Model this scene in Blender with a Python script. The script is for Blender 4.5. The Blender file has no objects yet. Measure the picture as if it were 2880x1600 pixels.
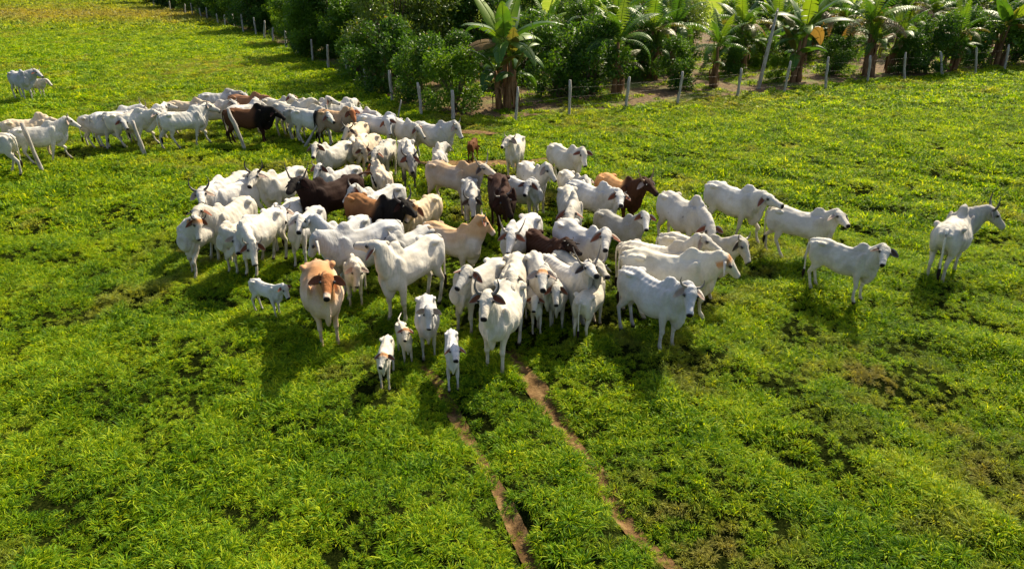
import bpy, math, random
import numpy as np
from mathutils import Vector, Matrix
R = math.radians
S = bpy.context.scene
COL = S.collection

# ------------------------------------------------------------ camera, sky, sun, exposure
CAM_H, PITCH, FS = 6.4, R(25.0), 1945.3      # metres, down tilt, focal length in photo pixels (photo 2880 wide)
cd = bpy.data.cameras.new('camera'); cam = bpy.data.objects.new('camera', cd); COL.objects.link(cam)
cam.location = (0, 0, CAM_H); cam.rotation_euler = (R(90) - PITCH, 0, 0)
cd.sensor_width = 36; cd.lens = FS / 2880 * 36; cd.clip_start = 0.1; cd.clip_end = 3000
S.camera = cam
SUN_AZ, SUN_EL = R(36), R(45)                # azimuth from the view direction towards the right; elevation
w = bpy.data.worlds.new('World'); S.world = w; w.use_nodes = True
nt = w.node_tree; bg = nt.nodes['Background']
sky = nt.nodes.new('ShaderNodeTexSky'); sky.sky_type = 'NISHITA'; sky.sun_disc = False
sky.sun_elevation = SUN_EL; sky.sun_rotation = SUN_AZ
nt.links.new(sky.outputs[0], bg.inputs[0]); bg.inputs[1].default_value = 0.10; sky.dust_density = 3.0; sky.ozone_density = .6
sl = bpy.data.lights.new('sun', 'SUN'); sl.energy = 5.0; sl.angle = R(0.5); sl.color = (1, 0.89, 0.66)
so = bpy.data.objects.new('sun', sl); COL.objects.link(so)
sdir = Vector((math.sin(SUN_AZ) * math.cos(SUN_EL), math.cos(SUN_AZ) * math.cos(SUN_EL), math.sin(SUN_EL)))
so.rotation_euler = sdir.to_track_quat('Z', 'Y').to_euler()
S.view_settings.view_transform = 'Standard'; S.view_settings.look = 'None'
S.view_settings.exposure = 0.9; S.view_settings.gamma = 1
S.cycles.max_bounces = 6; S.cycles.transparent_max_bounces = 4

# ------------------------------------------------------------ helpers
FWD = np.array([0, math.cos(PITCH), -math.sin(PITCH)]); UP = np.array([0, math.sin(PITCH), math.cos(PITCH)])
CAM = np.array([0, 0, CAM_H])
def ray(px, py):
    d = FWD + np.array([1, 0, 0]) * (px - 1440) / FS + UP * (800 - py) / FS
    return d / np.linalg.norm(d)
def at(px, py, z=0.0):
    d = ray(px, py); t = (z - CAM_H) / d[2]
    return CAM + d * t

RUT_PIX = [([(1425,960),(1455,1010),(1480,1050),(1540,1115),(1590,1180),(1640,1250),(1685,1320),(1715,1380),(1760,1440),(1850,1530),(1960,1620)], [.2,.30,.31,.28,.22,.2,.2,.22,.22,.16,.08]),
           ([(1180,1000),(1225,1060),(1275,1140),(1320,1210),(1370,1310),(1410,1390),(1465,1500),(1515,1600),(1550,1680)], [.10,.13,.14,.12,.11,.11,.14,.20,.26])]
RUT_LINE = np.array([at(a[0]+(b[0]-a[0])*t, a[1]+(b[1]-a[1])*t)[:2] for px, _ in RUT_PIX for a, b in zip(px, px[1:]) for t in np.linspace(0, .9, 6)])
def hgt(x, y):
    """gentle undulation of the pasture, level from the orchard fence on"""
    x = np.asarray(x, float); y = np.asarray(y, float)
    h = (.05*np.sin(.9*x + .5*y) + .05*np.sin(1.9*y - .8*x + 1 + .8*np.sin(.7*x)) + .045*np.sin(2.6*x + 1.4*y + 2 + np.sin(1.1*y))
         + .035*np.sin(3.7*y + 2.2*x + 1.5*np.sin(1.3*x)) - .02)
    d2 = np.full(np.broadcast(x, y).shape, 1.)
    if np.any(y < 12):
        for p in RUT_LINE: d2 = np.minimum(d2, (x-p[0])**2 + (y-p[1])**2)
    return h * np.clip((30 - y) / 8, 0, 1) - .11*np.exp(-d2/.05)

def tag(o, label=None, cat=None, group=None, kind=None):
    if label: o['label'] = label
    if cat: o['category'] = cat
    if group: o['group'] = group
    if kind: o['kind'] = kind
    return o
def empty(name, loc, rz=0):
    o = bpy.data.objects.new(name, None); COL.objects.link(o)
    o.location = loc; o.rotation_euler = (0, 0, rz); o.empty_display_size = .2
    return o
def link(name, me, parent=None):
    o = bpy.data.objects.new(name, me); COL.objects.link(o)
    if parent: o.parent = parent
    return o

def np_mesh(name, verts, faces, mats=(), smooth=False, colors=None, attrs=None):
    """faces: list of tuples or an (n,k) array (-1 pads are not supported)"""
    me = bpy.data.meshes.new(name)
    verts = np.asarray(verts, dtype=np.float32)
    if isinstance(faces, np.ndarray):
        n, k = faces.shape
        me.vertices.add(len(verts)); me.vertices.foreach_set('co', verts.ravel())
        me.loops.add(n*k); me.loops.foreach_set('vertex_index', faces.astype(np.int32).ravel())
        me.polygons.add(n); me.polygons.foreach_set('loop_start', np.arange(0, n*k, k, dtype=np.int32))
        me.polygons.foreach_set('loop_total', np.full(n, k, dtype=np.int32))
        me.update(calc_edges=True); me.validate()
    else:
        me.from_pydata([tuple(v) for v in verts], [], [tuple(f) for f in faces]); me.update()
    if smooth: me.polygons.foreach_set('use_smooth', np.ones(len(me.polygons), dtype=bool))
    if colors is not None:
        a = me.color_attributes.new('tone', 'FLOAT_COLOR', 'POINT')
        a.data.foreach_set('color', np.asarray(colors, dtype=np.float32).ravel())
    for m in mats: me.materials.append(m)
    return me

class MB:
    """collects verts / faces of several shapes into one mesh"""
    def __init__(s): s.v = []; s.f = []; s.c = []; s.n = 0
    def add(s, v, f, col=(1, 1, 1)):
        v = np.asarray(v, float); s.v.append(v); s.f += [tuple(i + s.n for i in q) for q in f]
        col = np.asarray(col, float)
        if col.ndim == 1: col = np.tile(col, (len(v), 1))
        s.c.append(np.c_[col, np.ones(len(v))]); s.n += len(v)
    def mesh(s, name, mats, smooth=True):
        return np_mesh(name, np.vstack(s.v), s.f, mats, smooth, np.vstack(s.c))

def frames(pts, side=None):
    pts = np.asarray(pts, float); n = len(pts); out = []
    for i in range(n):
        t = pts[min(i+1, n-1)] - pts[max(i-1, 0)]; t /= np.linalg.norm(t) + 1e-9
        if side is None:
            ref = np.array([0, 0, 1.]) if abs(t[2]) < .9 else np.array([1., 0, 0])
            a = np.cross(ref, t); a /= np.linalg.norm(a)
        else:
            a = side - t*np.dot(side, t); a /= np.linalg.norm(a)
        out.append((t, a, np.cross(t, a)))
    return out
def tube(pts, ra, rb=None, seg=10, side=None, caps=True, sq=1.0):
    """loft of elliptical sections: ra along the side vector, rb across it"""
    pts = np.asarray(pts, float); rb = ra if rb is None else rb
    fr = frames(pts, side); V = []; F = []; n = len(pts)
    for i in range(n):
        t, a, b = fr[i]
        for k in range(seg):
            th = 2*math.pi*k/seg
            ct, st = math.cos(th), math.sin(th)
            V.append(pts[i] + a*math.copysign(abs(ct)**sq, ct)*ra[i] + b*math.copysign(abs(st)**sq, st)*rb[i])
    for i in range(n-1):
        for k in range(seg):
            k2 = (k+1) % seg
            F.append((i*seg+k, i*seg+k2, (i+1)*seg+k2, (i+1)*seg+k))
    if caps:
        V.append(pts[0] - fr[0][0]*min(ra[0], rb[0])*.4); V.append(pts[-1] + fr[-1][0]*min(ra[-1], rb[-1])*.4)
        c0, c1 = n*seg, n*seg+1
        for k in range(seg):
            k2 = (k+1) % seg
            F.append((c0, k2, k)); F.append((c1, (n-1)*seg+k, (n-1)*seg+k2))
    return np.array(V), F
def smooth_path(ctrl, n=5):
    """Catmull-Rom through (x,y,z,extra...) control rows"""
    c = np.asarray(ctrl, float); c = np.vstack([2*c[0]-c[1], c, 2*c[-1]-c[-2]]); out = []
    for i in range(1, len(c)-2):
        p0, p1, p2, p3 = c[i-1:i+3]
        for k in range(n):
            t = k/n
            out.append(.5*((2*p1) + (-p0+p2)*t + (2*p0-5*p1+4*p2-p3)*t*t + (-p0+3*p1-3*p2+p3)*t**3))
    out.append(c[-2]); return np.array(out)
def ellipsoid(c, r, rot=None, nu=12, nv=8):
    V = []; F = []
    for j in range(nv+1):
        ph = math.pi*j/nv
        for i in range(nu):
            th = 2*math.pi*i/nu
            V.append([math.sin(ph)*math.cos(th)*r[0], math.sin(ph)*math.sin(th)*r[1], math.cos(ph)*r[2]])
    for j in range(nv):
        for i in range(nu):
            i2 = (i+1) % nu
            F.append((j*nu+i, (j+1)*nu+i, (j+1)*nu+i2, j*nu+i2))
    V = np.array(V)
    if rot is not None: V = V @ np.asarray(rot).T
    return V + np.asarray(c, float), F

# ------------------------------------------------------------ materials
def mat(name, rough=.6, spec=.3):
    m = bpy.data.materials.new(name); m.use_nodes = True
    b = m.node_tree.nodes['Principled BSDF']
    b.inputs['Roughness'].default_value = rough; b.inputs['Specular IOR Level'].default_value = spec
    return m, m.node_tree, b
def N(t, kind, **kw):
    n = t.nodes.new(kind)
    for k, v in kw.items(): setattr(n, k, v)
    return n
def noise(t, vec, scale, detail=4, rough=.55):
    n = N(t, 'ShaderNodeTexNoise'); n.inputs['Scale'].default_value = scale
    n.inputs['Detail'].default_value = detail; n.inputs['Roughness'].default_value = rough
    t.links.new(vec, n.inputs['Vector']); return n.outputs['Fac']
def ramp(t, fac, stops):
    r = N(t, 'ShaderNodeValToRGB'); e = r.color_ramp.elements
    while len(e) > 1: e.remove(e[0])
    e[0].position = stops[0][0]; e[0].color = (*stops[0][1], 1)
    for p, c in stops[1:]:
        q = e.new(p); q.color = (*c, 1)
    t.links.new(fac, r.inputs[0]); return r.outputs[0]
def mixc(t, fac, a, b, mode='MIX'):
    m = N(t, 'ShaderNodeMix', data_type='RGBA', blend_type=mode)
    for s, v in ((m.inputs[0], fac), (m.inputs[6], a), (m.inputs[7], b)):
        if hasattr(v, 'links') or hasattr(v, 'is_output'): t.links.new(v, s)
        elif isinstance(v, (int, float)): s.default_value = v
        else: s.default_value = (*v, 1)
    return m.outputs[2]
def bump(t, b, h, strength=.4, dist=.02):
    n = N(t, 'ShaderNodeBump'); n.inputs['Strength'].default_value = strength; n.inputs['Distance'].default_value = dist
    t.links.new(h, n.inputs['Height']); t.links.new(n.outputs[0], b.inputs['Normal'])

M = {}
# cattle hide: the coat's own markings come with the mesh, soil stains and hair lie on top
m, t, b = mat('hide', .8, .12)
ta = N(t, 'ShaderNodeVertexColor', layer_name='tone'); tc = N(t, 'ShaderNodeTexCoord')
oi = N(t, 'ShaderNodeObjectInfo')
va = N(t, 'ShaderNodeVectorMath', operation='ADD'); t.links.new(tc.outputs['Object'], va.inputs[0]); t.links.new(oi.outputs['Location'], va.inputs[1])
n1 = noise(t, va.outputs[0], 3.2, 5, .6); n2 = noise(t, va.outputs[0], 24, 3)
c = mixc(t, ramp(t, n1, [(0, (0, 0, 0)), (.42, (0, 0, 0)), (.75, (.6, .6, .6))]), ta.outputs[0], (.62, .55, .44), 'MULTIPLY')
sz = N(t, 'ShaderNodeSeparateXYZ'); t.links.new(tc.outputs['Object'], sz.inputs[0])
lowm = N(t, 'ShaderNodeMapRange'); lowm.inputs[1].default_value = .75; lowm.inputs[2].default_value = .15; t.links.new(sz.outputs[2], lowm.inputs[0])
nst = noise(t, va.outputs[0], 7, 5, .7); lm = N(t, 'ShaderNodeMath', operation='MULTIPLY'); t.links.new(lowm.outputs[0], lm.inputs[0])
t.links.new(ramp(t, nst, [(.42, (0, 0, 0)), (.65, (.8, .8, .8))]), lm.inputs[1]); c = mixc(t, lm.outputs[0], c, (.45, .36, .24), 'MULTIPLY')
c = mixc(t, ramp(t, n2, [(.35, (.16, .16, .16)), (.6, (0, 0, 0))]), c, (.6, .58, .56), 'MULTIPLY')
t.links.new(c, b.inputs['Base Color']); n3 = noise(t, va.outputs[0], 9, 4)

# hanging folds of neck and brisket
mpf = N(t, 'ShaderNodeMapping'); mpf.inputs['Scale'].default_value = (1.2, 1.0, .16); t.links.new(va.outputs[0], mpf.inputs[0])
nf = noise(t, mpf.outputs[0], 13, 3, .6); xm = N(t, 'ShaderNodeMapRange'); xm.inputs[1].default_value = .25; xm.inputs[2].default_value = .6; t.links.new(sz.outputs[0], xm.inputs[0])
ff = N(t, 'ShaderNodeMath', operation='MULTIPLY'); t.links.new(nf, ff.inputs[0]); t.links.new(xm.outputs[0], ff.inputs[1])
hh = N(t, 'ShaderNodeMath', operation='MULTIPLY_ADD'); t.links.new(ff.outputs[0], hh.inputs[0]); hh.inputs[1].default_value = 2.0; t.links.new(n3, hh.inputs[2])
bump(t, b, hh.outputs[0], .45, .03)
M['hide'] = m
m, t, b = mat('horn', .45, .4); ta = N(t, 'ShaderNodeVertexColor', layer_name='tone'); t.links.new(ta.outputs[0], b.inputs['Base Color']); M['horn'] = m
m, t, b = mat('eye', .12, .6); b.inputs['Base Color'].default_value = (.01, .007, .005, 1); M['eye'] = m

def leafy(name, cols, transl=.4, rough=.45, spec=.35, inst=False, nscale=.35, gain=1.0):
    m, t, b = mat(name, rough, spec)
    ta = N(t, 'ShaderNodeVertexColor', layer_name='tone')
    sep = N(t, 'ShaderNodeSeparateColor'); t.links.new(ta.outputs[0], sep.inputs[0])
    geo = N(t, 'ShaderNodeNewGeometry')
    nz = noise(t, geo.outputs['Position'], nscale, 4, .6)
    f = N(t, 'ShaderNodeMath', operation='ADD'); t.links.new(sep.outputs[0], f.inputs[0])
    g = N(t, 'ShaderNodeMath', operation='MULTIPLY_ADD'); t.links.new(nz, g.inputs[0]); g.inputs[1].default_value = 1.6*gain; g.inputs[2].default_value = -.8*gain
    t.links.new(g.outputs[0], f.inputs[1]); f.use_clamp = True
    col = ramp(t, f.outputs[0], cols)
    if inst:
        ia = N(t, 'ShaderNodeAttribute', attribute_type='INSTANCER', attribute_name='dry')
        col = mixc(t, ia.outputs['Fac'], col, (.30, .23, .07))
    # withered leaves: green channel of the tone
    col = mixc(t, sep.outputs[1], col, (.20, .13, .05))
    t.links.new(col, b.inputs['Base Color'])
    tr = N(t, 'ShaderNodeBsdfTranslucent'); tcol = mixc(t, 1.0, col, (1.25, 1.1, .45), 'MULTIPLY'); t.links.new(tcol, tr.inputs[0])
    mx = N(t, 'ShaderNodeMixShader'); mx.inputs[0].default_value = transl
    t.links.new(b.outputs[0], mx.inputs[1]); t.links.new(tr.outputs[0], mx.inputs[2])
    t.links.new(mx.outputs[0], t.nodes['Material Output'].inputs[0]); M[name] = m; return m
leafy('grass_blade', [(0, (.033, .10, .005)), (.33, (.15, .295, .008)), (.62, (.375, .475, .012)), (1, (.58, .59, .028))], .52, .5, .12, inst=True, nscale=.6, gain=.62)
leafy('leaf_dark', [(0, (.025, .07, .008)), (.45, (.06, .15, .012)), (1, (.16, .28, .02))], .45, .45, .3)
leafy('leaf_mid', [(0, (.055, .13, .009)), (.5, (.115, .235, .012)), (1, (.27, .38, .02))], .5, .45, .3)
leafy('leaf_olive', [(0, (.06, .11, .014)), (.5, (.12, .20, .026)), (1, (.25, .32, .04))], .45, .35, .5)
leafy('leaf_banana', [(0, (.025, .075, .012)), (.5, (.055, .14, .016)), (1, (.17, .27, .02))], .42, .45, .35, nscale=.8)

def barky(name, c0, c1, sc=(14, 14, 2.5)):
    m, t, b = mat(name, .85, .15); tc = N(t, 'ShaderNodeTexCoord')
    mp = N(t, 'ShaderNodeMapping'); mp.inputs['Scale'].default_value = sc; t.links.new(tc.outputs['Object'], mp.inputs[0])
    n = noise(t, mp.outputs[0], 1.6, 6, .65); t.links.new(ramp(t, n, [(.3, c0), (.7, c1)]), b.inputs['Base Color']); bump(t, b, n, .8, .03)
    M[name] = m
barky('bark', (.05, .035, .022), (.17, .12, .08)); barky('weathered_wood', (.17, .15, .13), (.52, .48, .43))
barky('banana_stem', (.09, .045, .02), (.30, .17, .08), (10, 10, 1.2))
m, t, b = mat('wire', .5, .5); b.inputs['Base Color'].default_value = (.05, .045, .04, 1); b.inputs['Metallic'].default_value = .6; M['wire'] = m

m, t, b = mat('pasture_soil', 1.0, 0.0); geo = N(t, 'ShaderNodeNewGeometry')
n1 = noise(t, geo.outputs['Position'], 6, 6, .7); n2 = noise(t, geo.outputs['Position'], .25, 5, .65); n3 = noise(t, geo.outputs['Position'], 1.3, 6, .7)
n1b = noise(t, geo.outputs['Position'], 28, 5, .8)
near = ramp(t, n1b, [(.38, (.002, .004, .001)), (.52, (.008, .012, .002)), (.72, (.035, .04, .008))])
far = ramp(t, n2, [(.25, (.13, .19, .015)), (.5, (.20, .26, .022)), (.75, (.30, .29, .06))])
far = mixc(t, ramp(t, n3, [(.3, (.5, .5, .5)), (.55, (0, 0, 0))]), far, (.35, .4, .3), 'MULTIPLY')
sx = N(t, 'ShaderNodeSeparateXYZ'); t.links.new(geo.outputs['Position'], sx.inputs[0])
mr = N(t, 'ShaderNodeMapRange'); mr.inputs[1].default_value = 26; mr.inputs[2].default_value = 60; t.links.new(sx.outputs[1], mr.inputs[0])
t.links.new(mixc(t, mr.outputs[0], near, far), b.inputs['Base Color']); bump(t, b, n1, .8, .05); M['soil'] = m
m, t, b = mat('bare_dirt', .95, .1); geo = N(t, 'ShaderNodeNewGeometry')
n1 = noise(t, geo.outputs['Position'], 5, 8, .7); n2 = noise(t, geo.outputs['Position'], .9, 4)
c = ramp(t, n1, [(.3, (.04, .024, .011)), (.5, (.15, .088, .036)), (.72, (.34, .22, .10))])
t.links.new(mixc(t, ramp(t, n2, [(.4, (.5, .5, .5)), (.7, (0, 0, 0))]), c, (.6, .55, .5), 'MULTIPLY'), b.inputs['Base Color']); bump(t, b, n1, 1, .06); M['dirt'] = m
m, t, b = mat('leaf_litter', .9, .2); geo = N(t, 'ShaderNodeNewGeometry')
n1 = noise(t, geo.outputs['Position'], 4.5, 9, .75); n2 = noise(t, geo.outputs['Position'], .35, 5, .6)
c = ramp(t, n1, [(.3, (.03, .018, .010)), (.5, (.10, .06, .028)), (.62, (.22, .14, .06)), (.78, (.42, .29, .14))])
g_ = ramp(t, n1, [(.3, (.04, .06, .01)), (.7, (.20, .24, .04))])
t.links.new(mixc(t, ramp(t, n2, [(.5, (0, 0, 0)), (.62, (.8, .8, .8))]), c, g_), b.inputs['Base Color']); bump(t, b, n1, 1, .1); M['litter'] = m

# ------------------------------------------------------------ fence lines and the ground
LEFT_POSTS = [((434,22),(431,0)),((480,32),(476,4)),((522,40),(520,20)),((543,44),(536,10)),((567,54),(560,24)),((584,55),(579,22)),
  ((614,72),(609,42)),((634,76),(631,42)),((659,80),(653,40)),((685,93),(678,44)),((721,100),(713,50)),((744,108),(744,59)),
  ((769,121),(767,78)),((806,137),(801,84)),((841,155),(836,100)),((880,172),(875,112)),((924,194),(920,127)),((976,217),(976,170)),
  ((1032,255),(1022,168)),((1104,287),(1095,199)),((1186,323),(1175,233)),((1275,338),(1272,255))]
RIGHT_POSTS = [((1450,345),(1456,245)),((1601,329),(1603,226)),((1760,311),(1770,217)),((1906,295),(1920,202)),((2073,276),(2086,193)),
  ((2204,267),(2225,173)),((2321,250),(2330,161)),((2439,235),(2448,157)),((2543,227),(2546,148)),((2651,217),(2645,146)),
  ((2743,210),(2746,134)),((2825,200),(2838,126)),((2925,190),(2930,120))]
fl = [at(*p[0]) for p in LEFT_POSTS + RIGHT_POSTS]
fx = np.array([p[0] for p in fl]); fy = np.array([p[1] for p in fl])
o_ = np.argsort(fx); fx, fy = fx[o_], fy[o_]
fx = np.r_[-150, fx, 110]; fy = np.r_[fy[0] + (fx[1]+150)*1.5, fy, fy[-1] + 30]
def yfence(x): return np.interp(x, fx, fy)

def grid_mesh(name, xs, ys, zf, m):
    X, Y = np.meshgrid(xs, ys); Z = zf(X, Y); nx, ny = len(xs), len(ys)
    V = np.c_[X.ravel(), Y.ravel(), Z.ravel()]; i = np.arange(nx*ny).reshape(ny, nx)
    F = np.c_[i[:-1, :-1].ravel(), i[:-1, 1:].ravel(), i[1:, 1:].ravel(), i[1:, :-1].ravel()]
    return np_mesh(name, V, F, [m], True)
xs = np.r_[-1500, -600, -250, -120, -60, np.arange(-34, -5, .25), np.arange(-5, 7, .1), np.arange(7, 34.1, .25), 60, 120, 250, 600, 1500]
ys = np.r_[-60, -10, np.arange(2, 12, .1), np.arange(12, 31, .25), np.arange(31, 60, 2), 80, 120, 200, 400, 900, 2000]
tag(link('ground', grid_mesh('ground', xs, ys, hgt, M['soil'])), kind='structure')

# the bare, littered floor of the orchard behind the fence
rng = np.random.default_rng(5)
xo = np.linspace(-62, 75, 160); yo = yfence(xo); k = 26
V = []; F = []
for i, (x, y) in enumerate(zip(xo, yo)):
    e = .75 + .5*math.sin(x*1.3) * .5 + rng.uniform(-.25, .25); D = 34
    for j in range(k): V.append((x, y + e + (D - e) * j/(k-1) + rng.uniform(-.2, .2), .012 + (rng.uniform(0, .03) if 0 < j < k-1 else 0)))
for i in range(len(xo)-1):
    for j in range(k-1): F.append((i*k+j, (i+1)*k+j, (i+1)*k+j+1, i*k+j+1))
tag(link('orchard_floor', np_mesh('orchard_floor', V, F, [M['litter']], True)), kind='structure')

# wheel ruts worn through the grass, and the trodden patch behind the herd
def rut(name, pix, width, seed):
    rng = np.random.default_rng(seed)
    P = smooth_path([list(at(*p)[:2]) for p in pix], 14); V = []; F = []; nn = 7
    ww = width if hasattr(width, '__len__') else [width]*len(pix)
    for i, p in enumerate(P):
        t = P[min(i+1, len(P)-1)] - P[max(i-1, 0)]; t /= np.linalg.norm(t); s_ = np.array([-t[1], t[0]])
        wd = np.interp(i/14, range(len(ww)), ww)
        wl = wd*(.5 + .12*math.sin(i*.16+seed) + rng.uniform(-.05, .05)) + .03; wr = wd*(.5 + .12*math.sin(i*.13+2*seed) + rng.uniform(-.05, .05)) + .03
        for j in range(nn):
            q = p + s_*(-wl + (wl+wr)*j/(nn-1))
            V.append((q[0], q[1], float(hgt(*q)) + .03))
    for i in range(len(P)-1):
        for j in range(nn-1): F.append((i*nn+j, i*nn+j+1, (i+1)*nn+j+1, (i+1)*nn+j))
    tag(link(name, np_mesh(name, V, F, [M['dirt']], True)), kind='structure')
    return P, ww
RUTS = [rut('dirt_track', *RUT_PIX[0], 1),
        rut('dirt_track', *RUT_PIX[1], 2),
        rut('dirt_patch', [(1160,462),(1240,460),(1330,462),(1400,455),(1460,462),(1540,452)], [.3,.9,1.1,1.0,.6,.3], 3),
        rut('dirt_patch', [(1285,372),(1340,374),(1400,378)], [.3,.6,.25], 4)]

def rutdist(x, y):
    """metres from the edge of the nearest bare track"""
    out = np.full(x.shape, 9.)
    for P, ww in RUTS:
        W = np.interp(np.arange(len(P))/14, range(len(ww)), ww)
        for p, q_ in zip(P[::2], W[::2]): out = np.minimum(out, np.hypot(x-p[0], y-p[1]) - q_*.5)
    return out

# ------------------------------------------------------------ grass: one object, tufts set out by geometry nodes
def fnoise(x, y, sc, seed):
    """cheap smooth value noise"""
    r = np.random.default_rng(seed).random((64, 64)); u = (x/sc) % 64; v = (y/sc) % 64
    i = np.floor(u).astype(int); j = np.floor(v).astype(int); a = u-i; b = v-j
    a = a*a*(3-2*a); b = b*b*(3-2*b); i2 = (i+1) % 64; j2 = (j+1) % 64; i %= 64; j %= 64
    return (r[i, j]*(1-a) + r[i2, j]*a)*(1-b) + (r[i, j2]*(1-a) + r[i2, j2]*a)*b

def tuft(rng, n, rad, dome, lmin, lmax, wid, segs):
    """a leafy cushion: leaves leave a low dome in all directions"""
    V = []; F = []; T = []; ex = rng.uniform(.75, 1.25)
    for _ in range(n):
        a = rng.uniform(0, 2*math.pi); q = math.sqrt(rng.random()); r = rad*q*(1 + .25*math.sin(2*a + ex*5))
        p = np.array([r*math.cos(a)*ex, r*math.sin(a)/ex, dome*(1-q**2)*rng.uniform(.2, 1.1) - .015])
        a2 = a + rng.normal(0, .7); L = rng.uniform(lmin, lmax)*(1.35 if rng.random() < .08 else 1); wd = wid*rng.uniform(.65, 1.3)
        d = np.array([math.cos(a2), math.sin(a2), 0]); s_ = np.array([-d[1], d[0], rng.uniform(-.7, .7)]); s_ /= np.linalg.norm(s_)
        ang = rng.uniform(.1, .5) + .9*q; curl = rng.uniform(.3, 2.0); base = len(V); tn = rng.beta(1.5, 1.8)*.82
        prof = [.6, 1, .75, 0] if segs == 3 else [.7, 1, 0]
        for i in range(segs+1):
            hw = wd*.5*prof[i]
            if i < segs: V += [p - s_*hw, p + s_*hw]
            else: V.append(p.copy())
            p = p + (d*math.sin(ang) + np.array([0, 0, math.cos(ang)]))*L/segs; ang = min(ang + curl/segs*1.4, 2.4)
        for i in range(segs-1): F.append((base+2*i, base+2*i+1, base+2*i+3)); F.append((base+2*i, base+2*i+3, base+2*i+2))
        F.append((base+2*segs-2, base+2*segs-1, base+2*segs))
        T += [tn]*(2*segs+1)
    return np.array(V), np.array(F), np.array(T)

rng = np.random.default_rng(11)
PV, PF, PT, PID = [], [], [], []; n0 = 0
CLASSES = [(10, 120, .095, .085, .05, .125, .0098, 3), (7, 80, .145, .085, .06, .13, .019, 2), (4, 90, .33, .12, .10, .20, .040, 2), (3, 50, .55, .14, .18, .34, .10, 2)]
pid = 0
for cnt, nb, rad, dm, l0, l1, wd, sg in CLASSES:
    for _ in range(cnt):
        v, f, tt = tuft(rng, nb, rad, dm, l0, l1, wd, sg)
        PV.append(v); PF.append(f + n0); PT.append(tt); PID.append(np.full(len(v), pid)); n0 += len(v); pid += 1
def scatter(sp, y0, y1, seed):
    rng = np.random.default_rng(seed); hw = lambda y: (y*math.cos(PITCH)+2.7)*.74*1.15 + 4.5
    W = hw(y1); gx, gy = np.meshgrid(np.arange(-W, W, sp), np.arange(y0, y1, sp*.87)); gx = gx + (np.arange(gx.shape[0]) % 2)[:, None]*sp/2
    n = gx.size; x = gx.ravel() + rng.uniform(-.46, .46, n)*sp; y = gy.ravel() + rng.uniform(-.46, .46, n)*sp
    over = y - yfence(x); weeds = (over > 0) & (over < 16) & (fnoise(x, y, 1.7, 31)*.6 + fnoise(x, y, .6, 32)*.4 > .52) & (rng.random(n) < .6)
    k_ = (np.abs(x) < hw(y)) & ((over < .35 + .8*fnoise(x, y, .7, 3)) | weeds); return x[k_], y[k_], rng
PTS = []
off = 0
for ci, (sp, y0, y1) in enumerate([(.155, 2.5, 17), (.195, 17, 33), (.40, 33, 75), (.62, 75, 170)]):
    x, y, rng = scatter(sp, y0, y1, 20+ci)
    rd = rutdist(x, y) if ci < 2 else np.full(x.shape, 9.)
    clump = fnoise(x, y, .35, 1)*.5 + fnoise(x, y, 1.1, 2)*.3 + fnoise(x, y, .16, 4)*.2
    keep = rng.random(len(x)) < np.clip((rd + .16*(fnoise(x, y, .16, 12)-.5) + .10*(fnoise(x, y, .6, 13)-.5) + .07)/.07, .13, 1) * np.clip((clump-.24)*5, .75, 1)
    x, y, rd, clump = x[keep], y[keep], rd[keep], clump[keep]
    sc = np.clip(.62 + 1.7*(clump-.30), .55, 1.5) * rng.uniform(.75, 1.25, len(x)) * np.clip(.78 + rd*2.2, .42, 1)
    dryn = fnoise(x, y, 2.6, 7)*.6 + fnoise(x, y, .5, 8)*.4
    dry = np.clip((dryn - .66)*3, 0, .4)
    for (cx, cy, rr) in [(*at(2450,1080)[:2], 1.6), (*at(2640,1150)[:2], 1.2), (*at(1900,1480)[:2], 1.0), (*at(2050,1560)[:2], 1.0), (*at(590,190)[:2], 6), (*at(420,300)[:2], 3), (*at(1290,365)[:2], 2.0), (*at(1980,285)[:2], 3.5), (*at(2840,1350)[:2], 1.1)]:
        dd = np.hypot((x-cx), (y-cy)*.8)/rr; bl = np.clip(1.25-dd, 0, 1)*np.clip((fnoise(x, y, .3, 9)-.35)*2.2, 0, 1)
        dry = np.maximum(dry, .7*bl); sc *= 1 - .3*np.clip(1.2-dd, 0, 1)
    if ci >= 2: dry = np.clip(dry + .5*np.exp(-((y-98)/13)**2) + .25*np.clip((y-60)/35, 0, 1), 0, .9); sc *= .85
    tl = .45
    for q in [(620,700),(800,650),(1000,620),(1200,740),(1400,800),(1500,860),(1700,720),(1900,780),(1050,480),(1400,500),(1600,560),(200,425),(500,400),(750,380),(1250,640)]:   # trodden by the herd
        g_ = at(*q); tr = np.clip(1.6 - np.hypot(x-g_[0], y-g_[1])/1.5, 0, 1); sc *= 1 - .28*tr*(.5+fnoise(x, y, .4, 17)*.8); dry = np.maximum(dry, .55*tr*np.clip((fnoise(x, y, .5, 18)-.45)*3, 0, 1))
    rot = np.c_[rng.normal(0, .22, len(x)), rng.normal(0, .22, len(x)), rng.uniform(0, 6.28, len(x))]
    cnt = CLASSES[ci][0]
    PTS.append((np.c_[x, y, hgt(x, y)], sc, dry, rot, off + rng.integers(0, cnt, len(x)), np.full(len(x), ci))); off += 0
nP = n0; pts = np.vstack([p[0] for p in PTS]); NV = nP + len(pts)
me = np_mesh('grass', np.vstack(PV + [pts]), np.vstack(PF), [M['grass_blade']])
def fattr(name, kind, data, key='value'):
    a = me.attributes.new(name, kind, 'POINT'); a.data.foreach_set(key, np.ascontiguousarray(data).ravel())
assert len(me.vertices) == NV, (len(me.vertices), NV)
pad = np.zeros(nP)
tn = np.r_[np.concatenate(PT), np.zeros(len(pts))]
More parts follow.
